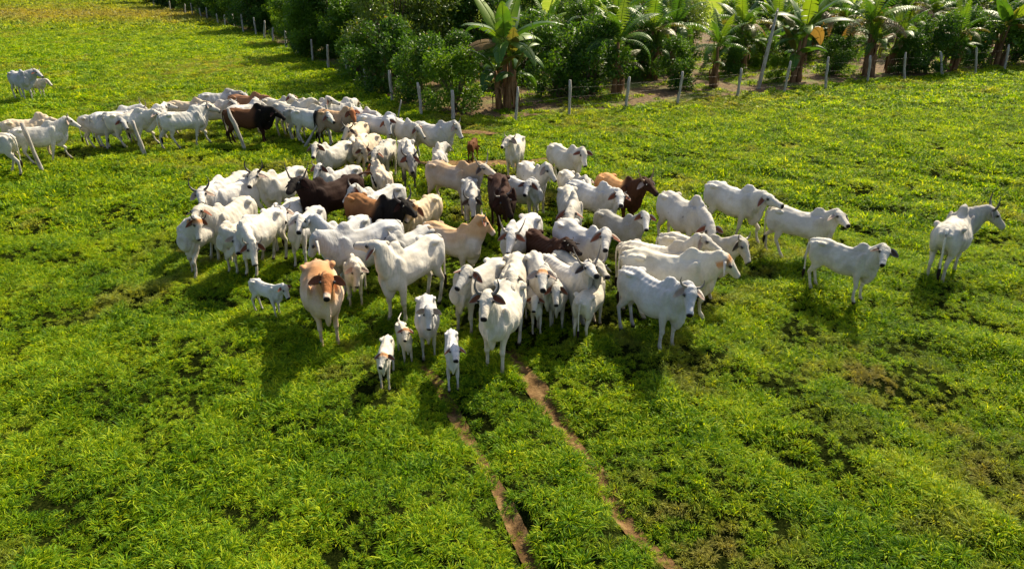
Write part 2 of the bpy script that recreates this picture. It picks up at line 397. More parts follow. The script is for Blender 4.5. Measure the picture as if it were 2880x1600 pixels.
a = me.color_attributes.new('tone', 'FLOAT_COLOR', 'POINT'); a.data.foreach_set('color', np.c_[tn, np.zeros(NV), np.zeros(NV), np.ones(NV)].astype(np.float32).ravel())
fattr('proto', 'INT', np.r_[np.concatenate(PID), np.full(len(pts), -1)].astype(np.int32))
fattr('lod', 'INT', np.r_[pad-1, np.concatenate([p[5] for p in PTS])].astype(np.int32))
fattr('pick', 'INT', np.r_[pad, np.concatenate([p[4] for p in PTS])].astype(np.int32))
fattr('size', 'FLOAT', np.r_[pad, np.concatenate([p[1] for p in PTS])].astype(np.float32))
fattr('dry', 'FLOAT', np.r_[pad, np.concatenate([p[2] for p in PTS])].astype(np.float32))
fattr('turn', 'FLOAT_VECTOR', np.vstack([np.zeros((nP, 3))] + [p[3] for p in PTS]).astype(np.float32), 'vector')
grass = tag(link('grass', me), 'ankle deep bright green pasture grass under and around the herd', 'grass', kind='stuff')
ng = bpy.data.node_groups.new('tufts', 'GeometryNodeTree')
ng.interface.new_socket('Geometry', in_out='INPUT', socket_type='NodeSocketGeometry'); ng.interface.new_socket('Geometry', in_out='OUTPUT', socket_type='NodeSocketGeometry')
gi = ng.nodes.new('NodeGroupInput'); go = ng.nodes.new('NodeGroupOutput'); L = ng.links.new
def named(nm, ty):
    n = ng.nodes.new('GeometryNodeInputNamedAttribute'); n.data_type = ty; n.inputs[0].default_value = nm; return n.outputs[0]
def sel(nm, val):
    c = ng.nodes.new('FunctionNodeCompare'); c.data_type = 'INT'; c.operation = 'EQUAL'; L(named(nm, 'INT'), c.inputs[2]); c.inputs[3].default_value = val
    s_ = ng.nodes.new('GeometryNodeSeparateGeometry'); L(gi.outputs[0], s_.inputs[0]); L(c.outputs[0], s_.inputs[1]); return s_.outputs[0]
outj = ng.nodes.new('GeometryNodeJoinGeometry'); pid = 0
for ci, cl in enumerate(CLASSES):
    j = ng.nodes.new('GeometryNodeJoinGeometry')
    for _ in range(cl[0]):
        g2 = ng.nodes.new('GeometryNodeGeometryToInstance'); L(sel('proto', pid), g2.inputs[0]); L(g2.outputs[0], j.inputs[0]); pid += 1
    ip = ng.nodes.new('GeometryNodeInstanceOnPoints'); L(sel('lod', ci), ip.inputs['Points']); L(j.outputs[0], ip.inputs['Instance'])
    ip.inputs['Pick Instance'].default_value = True; L(named('pick', 'INT'), ip.inputs['Instance Index'])
    er = ng.nodes.new('FunctionNodeEulerToRotation'); L(named('turn', 'FLOAT_VECTOR'), er.inputs[0]); L(er.outputs[0], ip.inputs['Rotation'])
    L(named('size', 'FLOAT'), ip.inputs['Scale']); L(ip.outputs[0], outj.inputs[0])
L(outj.outputs[0], go.inputs[0])
md = grass.modifiers.new('tufts', 'NODES'); md.node_group = ng
print('grass tufts', len(pts))

# ------------------------------------------------------------ wire fences and loose posts
def post_mesh(h, r, seed, fork=False):
    rng = np.random.default_rng(seed); n = 7; mb = MB()
    P = [[rng.normal(0, .012)*(i > 0), rng.normal(0, .012)*(i > 0), -.25 + (h+.25)*i/(n-1)] for i in range(n)]
    rr = [r*rng.uniform(.88, 1.12) for _ in range(n)]; rr[-1] *= .8
    v, f = tube(P, rr, [q*rng.uniform(.8, 1) for q in rr], 8, side=np.array([1., 0, 0])); mb.add(v, f)
    if fork:
        v, f = tube([[0, 0, h*.72], [-.12, 0, h*.9], [-.2, 0, h*1.08]], [r*.7, r*.6, r*.4], seg=6); mb.add(v, f)
    return mb.mesh('post', [M['weathered_wood']])
def lean_to(o, base, toppx, h):
    """tilt a post so that its top lies towards the given direction"""
    d = ray(*toppx); b = Vector(base); c = Vector(CAM); dv = Vector(d)
    # the point of the sight line in the vertical plane through the base that faces the camera
    nrm = Vector((b.x - c.x, b.y - c.y, 0)).normalized(); t_ = (b - c).dot(nrm) / dv.dot(nrm)
    tp = c + dv*t_; ax = (tp - b); L_ = ax.length
    o.rotation_mode = 'QUATERNION'; o.rotation_quaternion = ax.to_track_quat('Z', 'Y'); return L_
def build_fence(name, posts, label, seed0):
    base0 = at(*posts[len(posts)//2][0]); root = tag(empty(name, tuple(base0)), label, 'fence')
    tops = []
    for i, (pb, pt) in enumerate(posts):
        b = at(*pb); o = link('post', None or bpy.data.meshes.new('tmp'), root)
        o.location = Vector(b) - Vector(base0); L_ = lean_to(o, b, pt, 1.6)
        L_ = min(max(L_, 1.2), 2.3); o.data = post_mesh(L_, (.08 if seed0 == 100 else .066) + .014*((i*37) % 5)/4, seed0+i, fork=(seed0 == 100 and i in (2, 9)))
        tops.append((Vector(b) - Vector(base0), (o.rotation_quaternion @ Vector((0, 0, 1)))*L_))
    for k_ in (.3, .55, .8):
        mb = MB()
        for (b0, a0), (b1, a1) in zip(tops, tops[1:]):
            p, q = b0 + a0*k_, b1 + a1*k_; mid = (p+q)/2 - Vector((0, 0, .03))
            v, f = tube([p, mid, q], [.0022]*3, seg=4, caps=False); mb.add(v, f)
        link('wire', mb.mesh('wire', [M['wire']]), root)
    return root
build_fence('wire_fence', LEFT_POSTS, 'post and wire fence running away to the left along the shady tree line', 100)
build_fence('wire_fence', RIGHT_POSTS, 'post and wire fence running to the right in front of the banana plants', 200)
LOOSE = [((118,479),(61,347),.075,'leaning bark-streaked fence post crossing the leftmost white cow'),
         ((411,441),(372,341),.075,'leaning post beside the striding cow seen from behind, middle of the left column'),
         ((688,420),(641,306),.075,'leaning post in front of the dark brown cow with black shoulders'),
         ((931,412),(916,296),.06,'upright peeling post in front of the black-rumped grey tan cow'),
         ((1118,336),(1129,282),.04,'thin pale stake leaning right, between the herd and the tree line')]
for i, (b, t_, r, lb) in enumerate(LOOSE):
    p = at(*b); o = link('fence_post', bpy.data.meshes.new('tmp')); o.location = p; L_ = lean_to(o, p, t_, 1.6)
    o.data = post_mesh(L_, r, 300+i); tag(o, lb, 'fence post', 'loose posts of the old fence line')
p = at(856, 418); o = link('wooden_pole', bpy.data.meshes.new('tmp')); o.location = p; L_ = lean_to(o, p, (912, 316), 2)
mb = MB(); v, f = tube([[0, 0, -.1], [0, 0, .3], [.01, 0, L_*.6], [0, 0, L_]], [.07, .06, .028, .022], [.03, .03, .02, .02], 7); mb.add(v, f)
o.data = mb.mesh('wooden_pole', [M['weathered_wood']]); tag(o, 'thin pale pole slanting up to the right against the black-rumped cow', 'pole')
p = at(2132, 252); o = link('wooden_pole', bpy.data.meshes.new('tmp')); o.location = p; L_ = lean_to(o, p, (2188, 25), 4)
mb = MB(); v, f = tube([[0, 0, -.2], [.02, 0, L_*.3], [-.04, 0, L_*.6], [.03, 0, L_]], [.11, .10, .09, .05], None, 8); mb.add(v, f)
v, f = tube([[-.03, 0, L_*.82], [.1, 0, L_*.95], [.3, 0, L_]], [.05, .035, .02], None, 6); mb.add(v, f)
v, f = tube([[0, 0, L_*.9], [-.15, 0, L_*.98], [-.3, 0, L_*.97]], [.04, .03, .015], None, 6); mb.add(v, f)
o.data = mb.mesh('wooden_pole', [M['weathered_wood']]); tag(o, 'tall bare forked trunk leaning right among the banana plants', 'pole')

# ------------------------------------------------------------ trees and bushes
def leaf_cloud(rng, clusters, n, size, droop=.3, wither=.0, slim=.45):
    """leaf shaped faces spread over and through a set of (centre, radius) clusters"""
    C = np.array([c for c, r in clusters]); RR = np.array([r for c, r in clusters]); wt = RR**2; wt /= wt.sum()
    k_ = rng.choice(len(C), n, p=wt); d = rng.normal(size=(n, 3)); d /= np.linalg.norm(d, axis=1)[:, None]
    rad = RR[k_]*(.45 + .62*rng.random(n)**.6); P = C[k_] + d*rad[:, None]*np.array([1, 1, .85])
    P = P[P[:, 2] > .15]; n = len(P); d = d[:n]; k_ = k_[:n]
    a = rng.normal(size=(n, 3)) + d*.8; a[:, 2] -= droop; a /= np.linalg.norm(a, axis=1)[:, None]
    nn_ = rng.normal(size=(n, 3))*.7 + d*.6 + np.array([0, 0, .7]); s_ = np.cross(nn_, a); s_ /= np.linalg.norm(s_, axis=1)[:, None] + 1e-9
    u = np.cross(a, s_); L = size*rng.uniform(.6, 1.4, n)[:, None]; W = L*slim
    v0 = P; v1 = P + a*L*.5 + s_*W*.5 - u*W*.12; v2 = P + a*L; v3 = P + a*L*.5 - s_*W*.5 - u*W*.12
    V = np.stack([v0, v1, v2, v3], 1).reshape(-1, 3); i = np.arange(n)*4
    F = np.vstack([np.c_[i, i+1, i+2], np.c_[i, i+2, i+3]])
    cl = rng.random(len(C))*.45 + .1; tn = np.clip(cl[k_] + rng.normal(0, .14, n), 0, 1)
    wi = (rng.random(n) < wither).astype(float)*rng.random(n)
    c = np.repeat(np.c_[tn, wi, np.zeros(n), np.ones(n)], 4, 0); return V, F, c
def make_tree(name, kind, seed, H, Rd, trunk_h, leaves, size, matn, wither=.02, flat=.8, ncl=44, slim=.45):
    rng = np.random.default_rng(seed); root = empty(name, (0, 0, 0)); cl = []; mb = MB()
    for k_ in range(ncl):
        a = rng.uniform(0, 6.28); z = rng.uniform(trunk_h, H); f = (z-trunk_h)/(H-trunk_h)
        rr = Rd*math.sqrt(max(.05, 1-(abs(f-.4)/.68)**2)); q = rr*rng.uniform(.3, 1.08)
        cl.append((np.array([q*math.cos(a), q*math.sin(a), z]), Rd*rng.choice([.14, .2, .28, .36, .44])*rng.uniform(.85, 1.15)))
    V, F, c = leaf_cloud(rng, cl, leaves, size, wither=wither, slim=slim)
    link('crown', np_mesh('crown', V, F, [M[matn]], False, c), root)
    nl = 5 if trunk_h < .8 else 1
    for s_ in range(nl):
        a = rng.uniform(0, 6.28); P = [[0 if nl == 1 else .15*math.cos(a), 0 if nl == 1 else .15*math.sin(a), -.1]]
        P += [[.12*math.cos(a)+rng.normal(0, .05), .12*math.sin(a)+rng.normal(0, .05), max(trunk_h, .5)*.6], [Rd*.25*math.cos(a), Rd*.25*math.sin(a), trunk_h + (H-trunk_h)*.5]]
        b_ = .035*H/2 if nl == 1 else .035; v, f = tube(P, [b_*1.3, b_, b_*.5], None, 8); mb.add(v, f)
    for c_, r_ in cl[::2]:
        v, f = tube([[0, 0, trunk_h*.85 + .1], [c_[0]*.45, c_[1]*.45, (trunk_h + c_[2])*.5], list(c_)], [.03*H/3, .02*H/3, .008*H/3], None, 5); mb.add(v, f)
    link('trunk', mb.mesh('trunk', [M['bark']]), root)
    return root
def banana(seed, H, nst, nlf, torn=.5, pale=.0):
    rng = np.random.default_rng(seed); root = empty('banana_plant', (0, 0, 0)); stem_top = H*.48
    heads = []
    for k_ in range(nst):
        a = rng.uniform(0, 6.28); r0 = .0 if k_ == 0 else rng.uniform(.2, .5); hh = stem_top*(1 if k_ == 0 else rng.uniform(.5, .9))
        b0 = np.array([r0*math.cos(a), r0*math.sin(a), -.1]); tp = b0 + np.array([rng.normal(0, .12), rng.normal(0, .12), hh+.1])
        mb = MB(); v, f = tube([b0, b0*.6+tp*.4 + rng.normal(0, .02, 3), tp], [.13*H/5+.02, .10*H/5+.02, .06], None, 9); mb.add(v, f)
        for q in range(9):   # dry sheaths hanging round the stem
            al = rng.uniform(0, 6.28); z = hh*rng.uniform(.35, 1); rr = .13+.05*rng.random(); o_ = b0*(1-z/hh)+tp*(z/hh)
            d = np.array([math.cos(al), math.sin(al), 0]); s_ = np.array([-d[1], d[0], 0])*rng.uniform(.03, .07)
            P0 = o_ + d*.08; P1 = o_ + d*(rr+.1) + [0, 0, -.25*rng.random()]; P2 = P1 + [0, 0, -rng.uniform(.3, .9)*min(1, z)]
            mb.add([P0-s_, P0+s_, P1+s_, P1-s_, P2+s_*.5, P2-s_*.5], [(0, 1, 2, 3), (3, 2, 4, 5)])
        link('stem', mb.mesh('stem', [M['banana_stem']]), root); heads.append((tp, 1 if k_ == 0 else .65))
    for hi, (tp, sc_) in enumerate(heads):
        nl = nlf if hi == 0 else max(4, nlf//2)
        for k_ in range(nl):
            az = k_*2.4 + rng.normal(0, .25) + hi; f0 = k_/max(1, nl-1)
            el = R(82 - 72*f0**.8 + rng.normal(0, 6)); Ln = H*.50*sc_*rng.uniform(.85, 1.15)*(1-.15*f0); Wd = .33*H/5*sc_*rng.uniform(.9, 1.15)
            bend = R(18 + 95*f0*rng.uniform(.7, 1.15)); n = 22; p = tp.copy(); V = []; F = []; Cc = []
            d = np.array([math.cos(az), math.sin(az), 0]); s0 = np.array([-d[1], d[0], 0.]); tw = rng.normal(0, .25)
            wv = 1. if (f0 > .8 and rng.random() < .32) else (.5 if rng.random() < .12 else 0.); tn = rng.uniform(.25, .6) + (.35 if f0 < .15 else 0) + (.25 if rng.random() < .15 else 0)
            rows = []
            for i in range(n+1):
                u = i/n; e = el - bend*u**1.4; tdir = d*math.cos(e) + np.array([0, 0, math.sin(e)]); nrm = np.cross(tdir, s0)
                nrm = -nrm if nrm[2] < 0 else nrm; s_ = s0*math.cos(tw) + nrm*math.sin(tw)
                wd = Wd*(0 if u < .14 else math.sin(math.pi*min(1, ((u-.14)/.86)**.62))**.7 if u < 1 else 0.02) + .012
                rows.append((p.copy(), s_, nrm, wd, tdir)); p = p + tdir*Ln/n
            for side in (-1, 1):
                i = 0
                while i < n:
                    tear = (rng.random() < torn) and i > 3
                    for (q, sh) in ((i, 0), (i+1, -.62*Ln/n if tear else 0)):
                        P_, s_, nr, wd, td = rows[q]; dr = .35*wd*(1 + (rng.random()*1.4 if tear else 0))
                        V += [P_ + nr*.004, P_ + s_*side*wd*.55 + nr*wd*.10 + td*sh*.6, P_ + s_*side*wd - nr*dr*.5 + td*sh + td*(.05*wd)]
                        Cc += [[tn, wv, 0, 1]]*3
                    b_ = len(V)-6; F += [(b_, b_+1, b_+4, b_+3), (b_+1, b_+2, b_+5, b_+4)]; i += 1
            rib = tube([r[0] + r[2]*.012 for r in rows], [.022*(1-.75*i/n) for i in range(n+1)], None, 5); o_ = len(V)
            V = np.vstack([np.array(V), rib[0]]); F += [tuple(x+o_ for x in q) for q in rib[1]]; Cc += [[.95, wv*.8, 0, 1]]*len(rib[0])
            link('leaf', np_mesh('leaf', V, F, [M['leaf_banana']], True, Cc), root)
    return root
def copy_tree(o, parent=None):
    c = o.copy(); COL.objects.link(c); c.parent = parent
    for ch in [x for x in bpy.data.objects if x.parent == o]: copy_tree(ch, c)
    return c
used = set()
def place(proto, px, y, rz, sc, label, cat, group, dy=0, xy=None):
    o = proto if proto.name not in used else copy_tree(proto); used.add(proto.name); used.add(o.name)
    p = at(px, y) if xy is None else np.array([xy[0], xy[1], 0]); o.location = (p[0], p[1]+dy, 0); o.rotation_euler = (0, 0, rz); o.scale = (sc,)*3
    tag(o, label, cat, group); return o
bn = [banana(40, 5.2, 4, 11, .12), banana(41, 4.8, 3, 11, .85), banana(42, 5.4, 5, 12, .95), banana(43, 5.0, 2, 12, .97)]
BL = [(0,1425,306,.3,1.12,'nearest banana plant, with a brown stem cluster and one pale leaf hanging down'),
 (1,1725,268,1.2,1.05,'banana plant with upright leaves standing behind the dense dark bushes'),
 (2,1825,226,2.0,1.0,'banana plant with bare brown stems left of the leafy middle thicket'),
 (1,2010,250,3.0,1.0,'banana plant with a thin pale stem left of the tall leaning trunk'),
 (0,2245,232,4.1,1.08,'banana plant with arching leaves right of the tall leaning trunk'),
 (2,2430,214,.5,1.25,'big ragged banana clump with a thick bearded stem cluster'),
 (1,2500,206,5.0,1.05,'banana plant close behind the thick bearded clump'),
 (2,2670,200,1.7,.95,'banana plant with thin stem above the large dark bush on the right'),
 (0,2800,186,2.6,1.1,'banana plant near the right edge of the photo with drooping leaves'),
 (1,2890,180,.9,1.15,'banana plant cut by the right edge of the photo'),
 (2,1540,170,.2,1.0,'banana plant with yellowing leaves far back behind the nearest one'),
 (1,1655,190,4.4,1.15,'yellow leaved banana plant rising behind the dense dark bushes'),
 (2,2350,160,3.3,1.1,'ragged banana plant deep in the grove right of centre'),
 (0,2160,165,1.1,1.0,'banana plant deep in the grove behind the tall leaning trunk'),
 (2,2600,150,4.9,1.2,'ragged banana plant deep in the grove behind the dark bush'),
 (1,1930,160,5.6,1.0,'banana plant deep in the middle of the grove'),
 (2,2770,140,2.2,1.1,'ragged banana plant deep in the grove near the right edge')]
for k_, px, py, rz, sc, lb in BL: place(bn[3 if (k_ == 1 and px % 3 == 0) else k_], px, py, rz, sc*(.92 + .24*((px*7) % 10)/9), lb, 'banana plant', 'banana plants of the grove')
bu = [make_tree('bush', 'bush', 60, 3.2, 1.5, .1, 8500, .17, 'leaf_dark', .01), make_tree('bush', 'bush', 61, 2.8, 1.35, .1, 6800, .16, 'leaf_mid', .02)]
BB = [(0,1565,275,.4,1.05,'dense dark bush right of the nearest banana plant'),
 (0,1660,262,2.0,1.1,'dense dark bush against the second banana stem'),
 (1,1285,312,1.0,.95,'leafy glossy green bush just left of the nearest banana plant'),
 (0,1180,290,3.1,.9,'dark bush behind the fence corner above the middle of the herd'),
 (0,1090,262,4.0,1.05,'dark bush under the big olive tree'),
 (1,1010,225,.2,.85,'green bush at the foot of the big olive tree by the fence'),
 (0,1905,250,5.2,.75,'dark bush left of the thin pale banana stem'),
 (0,2340,212,.9,.65,'low dark bush between two banana clumps'),
 (0,2600,206,2.7,1.0,'large dark round bush right of the thick bearded banana clump'),
 (0,2545,210,1.2,.7,'dark bush left of the large round one on the right'),
 (1,2180,232,3.9,.5,'small leafy bush at the foot of the tall leaning trunk'),
 (1,1775,205,3.0,1.0,'green bush far back between the first two banana plants'),
 (0,2720,186,5.0,1.0,'dark bush behind the right hand fence posts'),
 (0,2850,180,.3,1.1,'dark bush at the right edge of the photo'),
 (1,2090,180,1.7,1.0,'green bush deep in the grove'),
 (0,1480,235,2.2,1.1,'dark bush behind the nearest banana plant'),
 (0,940,165,3.6,.7,'dark bush beside the bright round tree')]
for k_, px, py, rz, sc, lb in BB: place(bu[k_], px, py, rz, sc, lb, 'bush', 'bushes of the orchard')
ot = make_tree('olive_green_tree', 't', 70, 6.5, 3.1, .5, 26000, .20, 'leaf_olive', .03, ncl=60, slim=.40)
rt = make_tree('round_tree', 't', 71, 5.2, 2.3, .9, 15000, .22, 'leaf_mid', .0, ncl=44)
dt = make_tree('dark_tree', 't', 72, 6.8, 3.0, .7, 18000, .27, 'leaf_dark', .02, ncl=56)
place(ot, 1105, 215, .5, 1.05, 'big tree with small glinting olive leaves behind the fence corner', 'tree', 'trees of the orchard')
place(ot, 1290, 190, 2.5, .95, 'small leaved olive tree between the big one and the nearest banana plant', 'tree', 'trees of the orchard')
place(rt, 868, 160, .2, .68, 'bright green round tree standing close behind the left fence', 'tree', 'trees of the orchard')
place(rt, 960, 118, 1.2, .9, 'green tree behind and right of the bright round tree', 'tree', 'trees of the orchard')
TT = [(dt,790,84,.1,.9,'dark tree just left of the bright round tree'),(rt,700,70,1.1,.75,'green tree close to the left fence, left of the dark tree'),
 (dt,655,50,2.2,.9,'dark tree halfway along the left fence'),(rt,605,46,.4,.7,'green tree halfway along the left fence, in front of the dark ones'),
 (dt,520,22,1.3,1.0,'dark tree far along the left fence'),(dt,450,10,2.9,1.1,'dark tree farther along the left fence'),(dt,380,0,3.4,1.1,'farthest dark tree at the end of the left fence'),
 (dt,850,60,.9,1.1,'dark tree in the second row behind the bright round tree'),(dt,1010,95,2.6,1.0,'dark tree in the second row behind the olive tree'),
 (dt,1480,95,4.1,.85,'dark tree far behind the nearest banana plant'),(rt,1600,105,1.9,1.0,'green tree behind the second banana plant'),
 (dt,1760,100,.7,.8,'dark tree behind the yellowing banana plant'),(ot,1850,130,3.6,.75,'olive tree in the middle of the grove'),(rt,2060,110,5.3,.8,'green tree behind the grove, left of the leaning trunk'),
 (ot,2290,120,1.4,.75,'olive tree behind the grove, right of the leaning trunk'),(dt,2480,110,2.0,.75,'dark tree behind the thick bearded clump'),(ot,2650,120,.6,.7,'olive tree behind the grove on the right'),
 (dt,2850,110,3.0,.85,'dark tree behind the grove at the right edge'),(dt,1200,110,1.5,1.0,'dark tree in the second row above the herd'),(dt,720,30,3.9,1.1,'dark tree deep behind the left fence')]
for pr, px, py, rz, sc, lb in TT: place(pr, px, py, rz, sc*(.74 if px > 1400 else 1), lb, 'tree', 'trees of the orchard')

# the shaded depth of the grove: filler rows nobody can tell apart
rng = np.random.default_rng(77)
ORD = 'leftmost second third fourth fifth sixth seventh eighth ninth tenth eleventh twelfth thirteenth fourteenth fifteenth sixteenth'.split()
def fill(protos, n, x0, x1, d0, d1, s0, s1, label, cat, group):
    for i in range(n):
        x = x0 + (x1-x0)*(i + rng.uniform(.1, .9))/n; y = yfence(x) + rng.uniform(d0, d1)
        place(protos[i % len(protos)], 0, 0, rng.uniform(0, 6.28), rng.uniform(s0, s1), (ORD[i] + (' of the ' if i == 0 else ' from the left of the ')) + label, cat, group, xy=(x, y))
fill([bu[0], bu[0], bu[1]], 10, -6, 36, 7, 12, .7, 1.05, 'leafy bushes in the shaded rows inside the grove', 'bush', 'bushes in the shaded rows')
fill([dt, rt, ot], 7, -4, 44, 12, 18, .62, .85, 'leafy trees deep inside the grove', 'tree', 'trees deep in the grove')
fill([bn[2], bn[3]], 9, 3, 40, 8, 14, .95, 1.25, 'shaded banana plants inside the grove', 'banana plant', 'banana plants deep in the grove')
fill([rt, rt, dt], 13, -62, -8, 4, 7, .75, 1.0, 'leafy trees lined up behind the left fence', 'tree', 'trees along the left fence')
fill([bu[0], bu[1]], 14, -52, -8, 2.2, 3.4, .5, .75, 'low bushes behind the left fence', 'bush', 'bushes along the left fence')

# ------------------------------------------------------------ cattle
def unit(v): v = np.asarray(v, float); return v/(np.linalg.norm(v)+1e-9)
def on_sphere(o, d, c, L, want):
    """point on the sight line at distance L from c; of the two, the one nearer the wanted direction"""
    b = np.dot(c-o, d); cp = o + d*b; dist = np.linalg.norm(cp-c)
    if dist >= L: return c + (cp-c)*(min(dist, L*1.13)/dist)
    h = math.sqrt(L*L-dist*dist); A, B = cp-d*h, cp+d*h
    return A if np.dot(A-c, want) > np.dot(B-c, want) else B

def cow_body(seed, P, Q, calf, fat, walk, dewlap, hump, legs=None):
    """parts of one beast in its own frame (x forward, z up, adult size); P poll, Q nose"""
    rng = np.random.default_rng(seed); mb = MB()
    th = .82 if calf else 1.0                                 # calves are shallow bodied
    def torso(rows):
        V = []; F = []; seg = 18; rows = smooth_path(rows, 4)
        for x, zt, zb, w in rows:
            zc = zb + (zt-zb)*.46
            for k in range(seg):
                a = 2*math.pi*k/seg; cy, cz = math.cos(a), math.sin(a)
                if cz >= 0: yy = math.copysign(abs(cy)**.85, cy); z = zc + (zt-zc)*max(0, 1-abs(yy)**1.9)**.72; y = w*yy
                else: z = zc + (zc-zb)*cz; y = w*math.copysign(abs(cy)**.85, cy)
                V.append((x, y, z))
        n = len(rows)
        for i in range(n-1):
            for k in range(seg): k2 = (k+1) % seg; F.append((i*seg+k, (i+1)*seg+k, (i+1)*seg+k2, i*seg+k2))
        F.append(tuple(range(seg))); F.append(tuple(range((n-1)*seg, n*seg))[::-1]); return V, F
    W = fat*(.78 if calf else 1); zb = .10 if calf else 0.
    mb.add(*torso([(-.80, 1.20, 1.02, .09), (-.74, 1.29, .90, .17*W), (-.60, 1.35, .80, .235*W), (-.46, 1.375, .73+zb*.6, .27*W), (-.28, 1.35, .66+zb, .275*W),
        (-.05, 1.315, .60+zb-.07*math.sin(seed*1.7), .305*W), (.18, 1.315, .60+zb-.06*math.sin(seed*1.7), .30*W), (.36, 1.34, .63+zb*.8, .265*W), (.52, 1.33, .66+zb*.6, .225*W), (.66, 1.25, .70+zb*.4, .18*W), (.76, 1.14, .80, .11)]))
    for s in (-1, 1):
        mb.add(*ellipsoid((-.47, s*.215*W, 1.265), (.10, .06, .055)))      # hip bones
        mb.add(*ellipsoid((-.78, s*.09, 1.17), (.05, .04, .06)))          # pin bones
        c, s_ = math.cos(.35), math.sin(.35)
        mb.add(*ellipsoid((.42, s*.18*W, 1.02), (.13, .07, .30), [[c, 0, s_], [0, 1, 0], [-s_, 0, c]]))
        mb.add(*ellipsoid((-.60, s*.15*W, 1.0), (.19, .10, .30)))
        mb.add(*ellipsoid((-.44, s*.17*W, .86), (.13, .075, .16)))
    if hump > 0:
        c, s_ = math.cos(-.25), math.sin(-.25)
        rt_ = [[c, 0, s_], [0, 1, 0], [-s_, 0, c]]
        mb.add(*ellipsoid((.42, 0, 1.30), (.27, .10, .085 + .05*hump), rt_)); mb.add(*ellipsoid((.41, 0, 1.32 + .045*hump), (.155, .07*hump**.5, .085 + .055*hump), rt_))
        mb.add(*ellipsoid((.56, 0, 1.25), (.16, .08, .11)))
    # neck
    B = np.array([.52, 0, 1.06]); a = unit(Q-P); nd = unit(P - np.array([.58, 0, 1.15]))
    sd = np.cross([0, 0, 1], a*.6 + nd*.6); sd = unit(sd - a*np.dot(sd, a)); n_ = np.cross(a, sd)
    T = P - n_*.075 - a*.02; mid = (B+T)/2 + np.array([.05, 0, -.015]) + np.array([0, 0, .02])
    path = smooth_path([np.r_[B - [.12, 0, .02], .30, .17*W], np.r_[B + (mid-B)*.45, .27, .145], np.r_[mid + (T-mid)*.25, .205, .112], np.r_[T - unit(T-mid)*.06, .145, .088], np.r_[T+a*.02, .11, .08]], 4)
    pth, rh, rw = path[:, :3], path[:, 3]*(.84 if calf else 1)*1.06, path[:, 4]*(.85 if calf else 1)*1.05
    side = unit(np.cross([0, 0, 1], unit(T-B)) + np.array([0, .5, 0])*0)
    mb.add(*tube(pth, rw, rh, 14, side=side))
    # brisket and dewlap
    if dewlap > 0:
        th_ = P - n_*.2 + a*.10; b0 = np.array([.60, 0, .72]); d_ = .11*dewlap; lo = np.array([.0, 0, -d_])
        dp = smooth_path([b0 + [-.12, 0, .05], b0 + lo*1.1, (b0*.62+th_*.38) + lo*1.3 + [.035, 0, 0], (b0*.3+th_*.7) + lo*.9, th_ + [0, 0, -.01]], 5)
        dr = np.interp(np.linspace(0, 1, len(dp)), [0, .25, .5, .8, 1], [.10, .10, .11, .07, .04])
        mb.add(*tube(dp, [.036]*len(dp), dr, 10, side=side))
    # head: sections (along, height, width, drop below the brow line)
    g = 1.2 if calf else 1.0
    hd = smooth_path([(-.05, .055, .07, .08), (.0, .092, .098, .085), (.07, .112, .110, .10), (.15, .122, .108, .115), (.23, .106, .090, .112), (.32, .084, .073, .100), (.40, .070, .063, .092), (.46, .064, .066, .089), (.505, .050, .057, .084)], 3)
    if calf: hd[:, 0] *= .82
    hp = np.array([P + a*r[0]*g - n_*r[3]*g for r in hd])
    mb.add(*tube(hp, hd[:, 2]*g, hd[:, 1]*g, 16, side=sd, sq=.78))
    for s in (-1, 1): mb.add(*ellipsoid(P + (a*.145 + sd*s*.092 - n_*.06)*g, (.038, .038, .038)))
    # legs
    L4 = []
    for fr in (1, 0):
        for s in (1, -1):
            ph = rng.uniform(-.07, .07) if not walk else walk*(.30 if s*(1 if fr else -1) > 0 else -.22)*rng.uniform(.8, 1.15)
            if legs: ph = legs[len(L4)]
            L4.append(ph); lift = .05 if (walk and ph > 0) else 0; yo = s*.145*(.85 if calf else 1)
            k = .95
            if fr:
                J = [(.44, s*.15*W, 1.0, .13, .085), (.43+ph*.1, s*.16*W, .80, .115, .075), (.45+ph*.35, yo*1.02, .60, .072, .056), (.47+ph*.60+lift, yo, .46, .052, .05), (.475+ph*.64+lift, yo, .42, .057, .054), (.46+ph*.68+lift*.5, yo, .35, .038, .036),
                     (.46+ph*.9, yo, .17, .036, .034), (.47+ph*.97, yo, .11+lift*.4, .044, .040), (.50+ph, yo, .05+lift*.3, .042, .040), (.515+ph, yo, .0+lift*.2, .055, .050)]
            else:
                J = [(-.57, s*.13*W, 1.08, .17, .085), (-.52+ph*.15, s*.15*W, .88, .165, .085), (-.54+ph*.35, s*.15*W, .70, .115, .066), (-.63+ph*.55, yo, .55, .066, .046), (-.68+ph*.7, yo, .47, .054, .042), (-.665+ph*.78, yo, .40, .042, .036),
                     (-.62+ph*.92, yo, .20, .038, .035), (-.60+ph*.97, yo, .12+lift*.4, .044, .040), (-.565+ph, yo, .05+lift*.3, .044, .040), (-.55+ph, yo, .0+lift*.2, .057, .052)]
            J = smooth_path(J, 3); mb.add(*tube(J[:, :3], J[:, 4], J[:, 3], 10, side=np.array([0, 1., 0])))
    if not calf and seed % 3 == 0: mb.add(*ellipsoid((-.36, 0, .70), (.12, .10, .09)))
    return mb, (a, sd, n_, g)

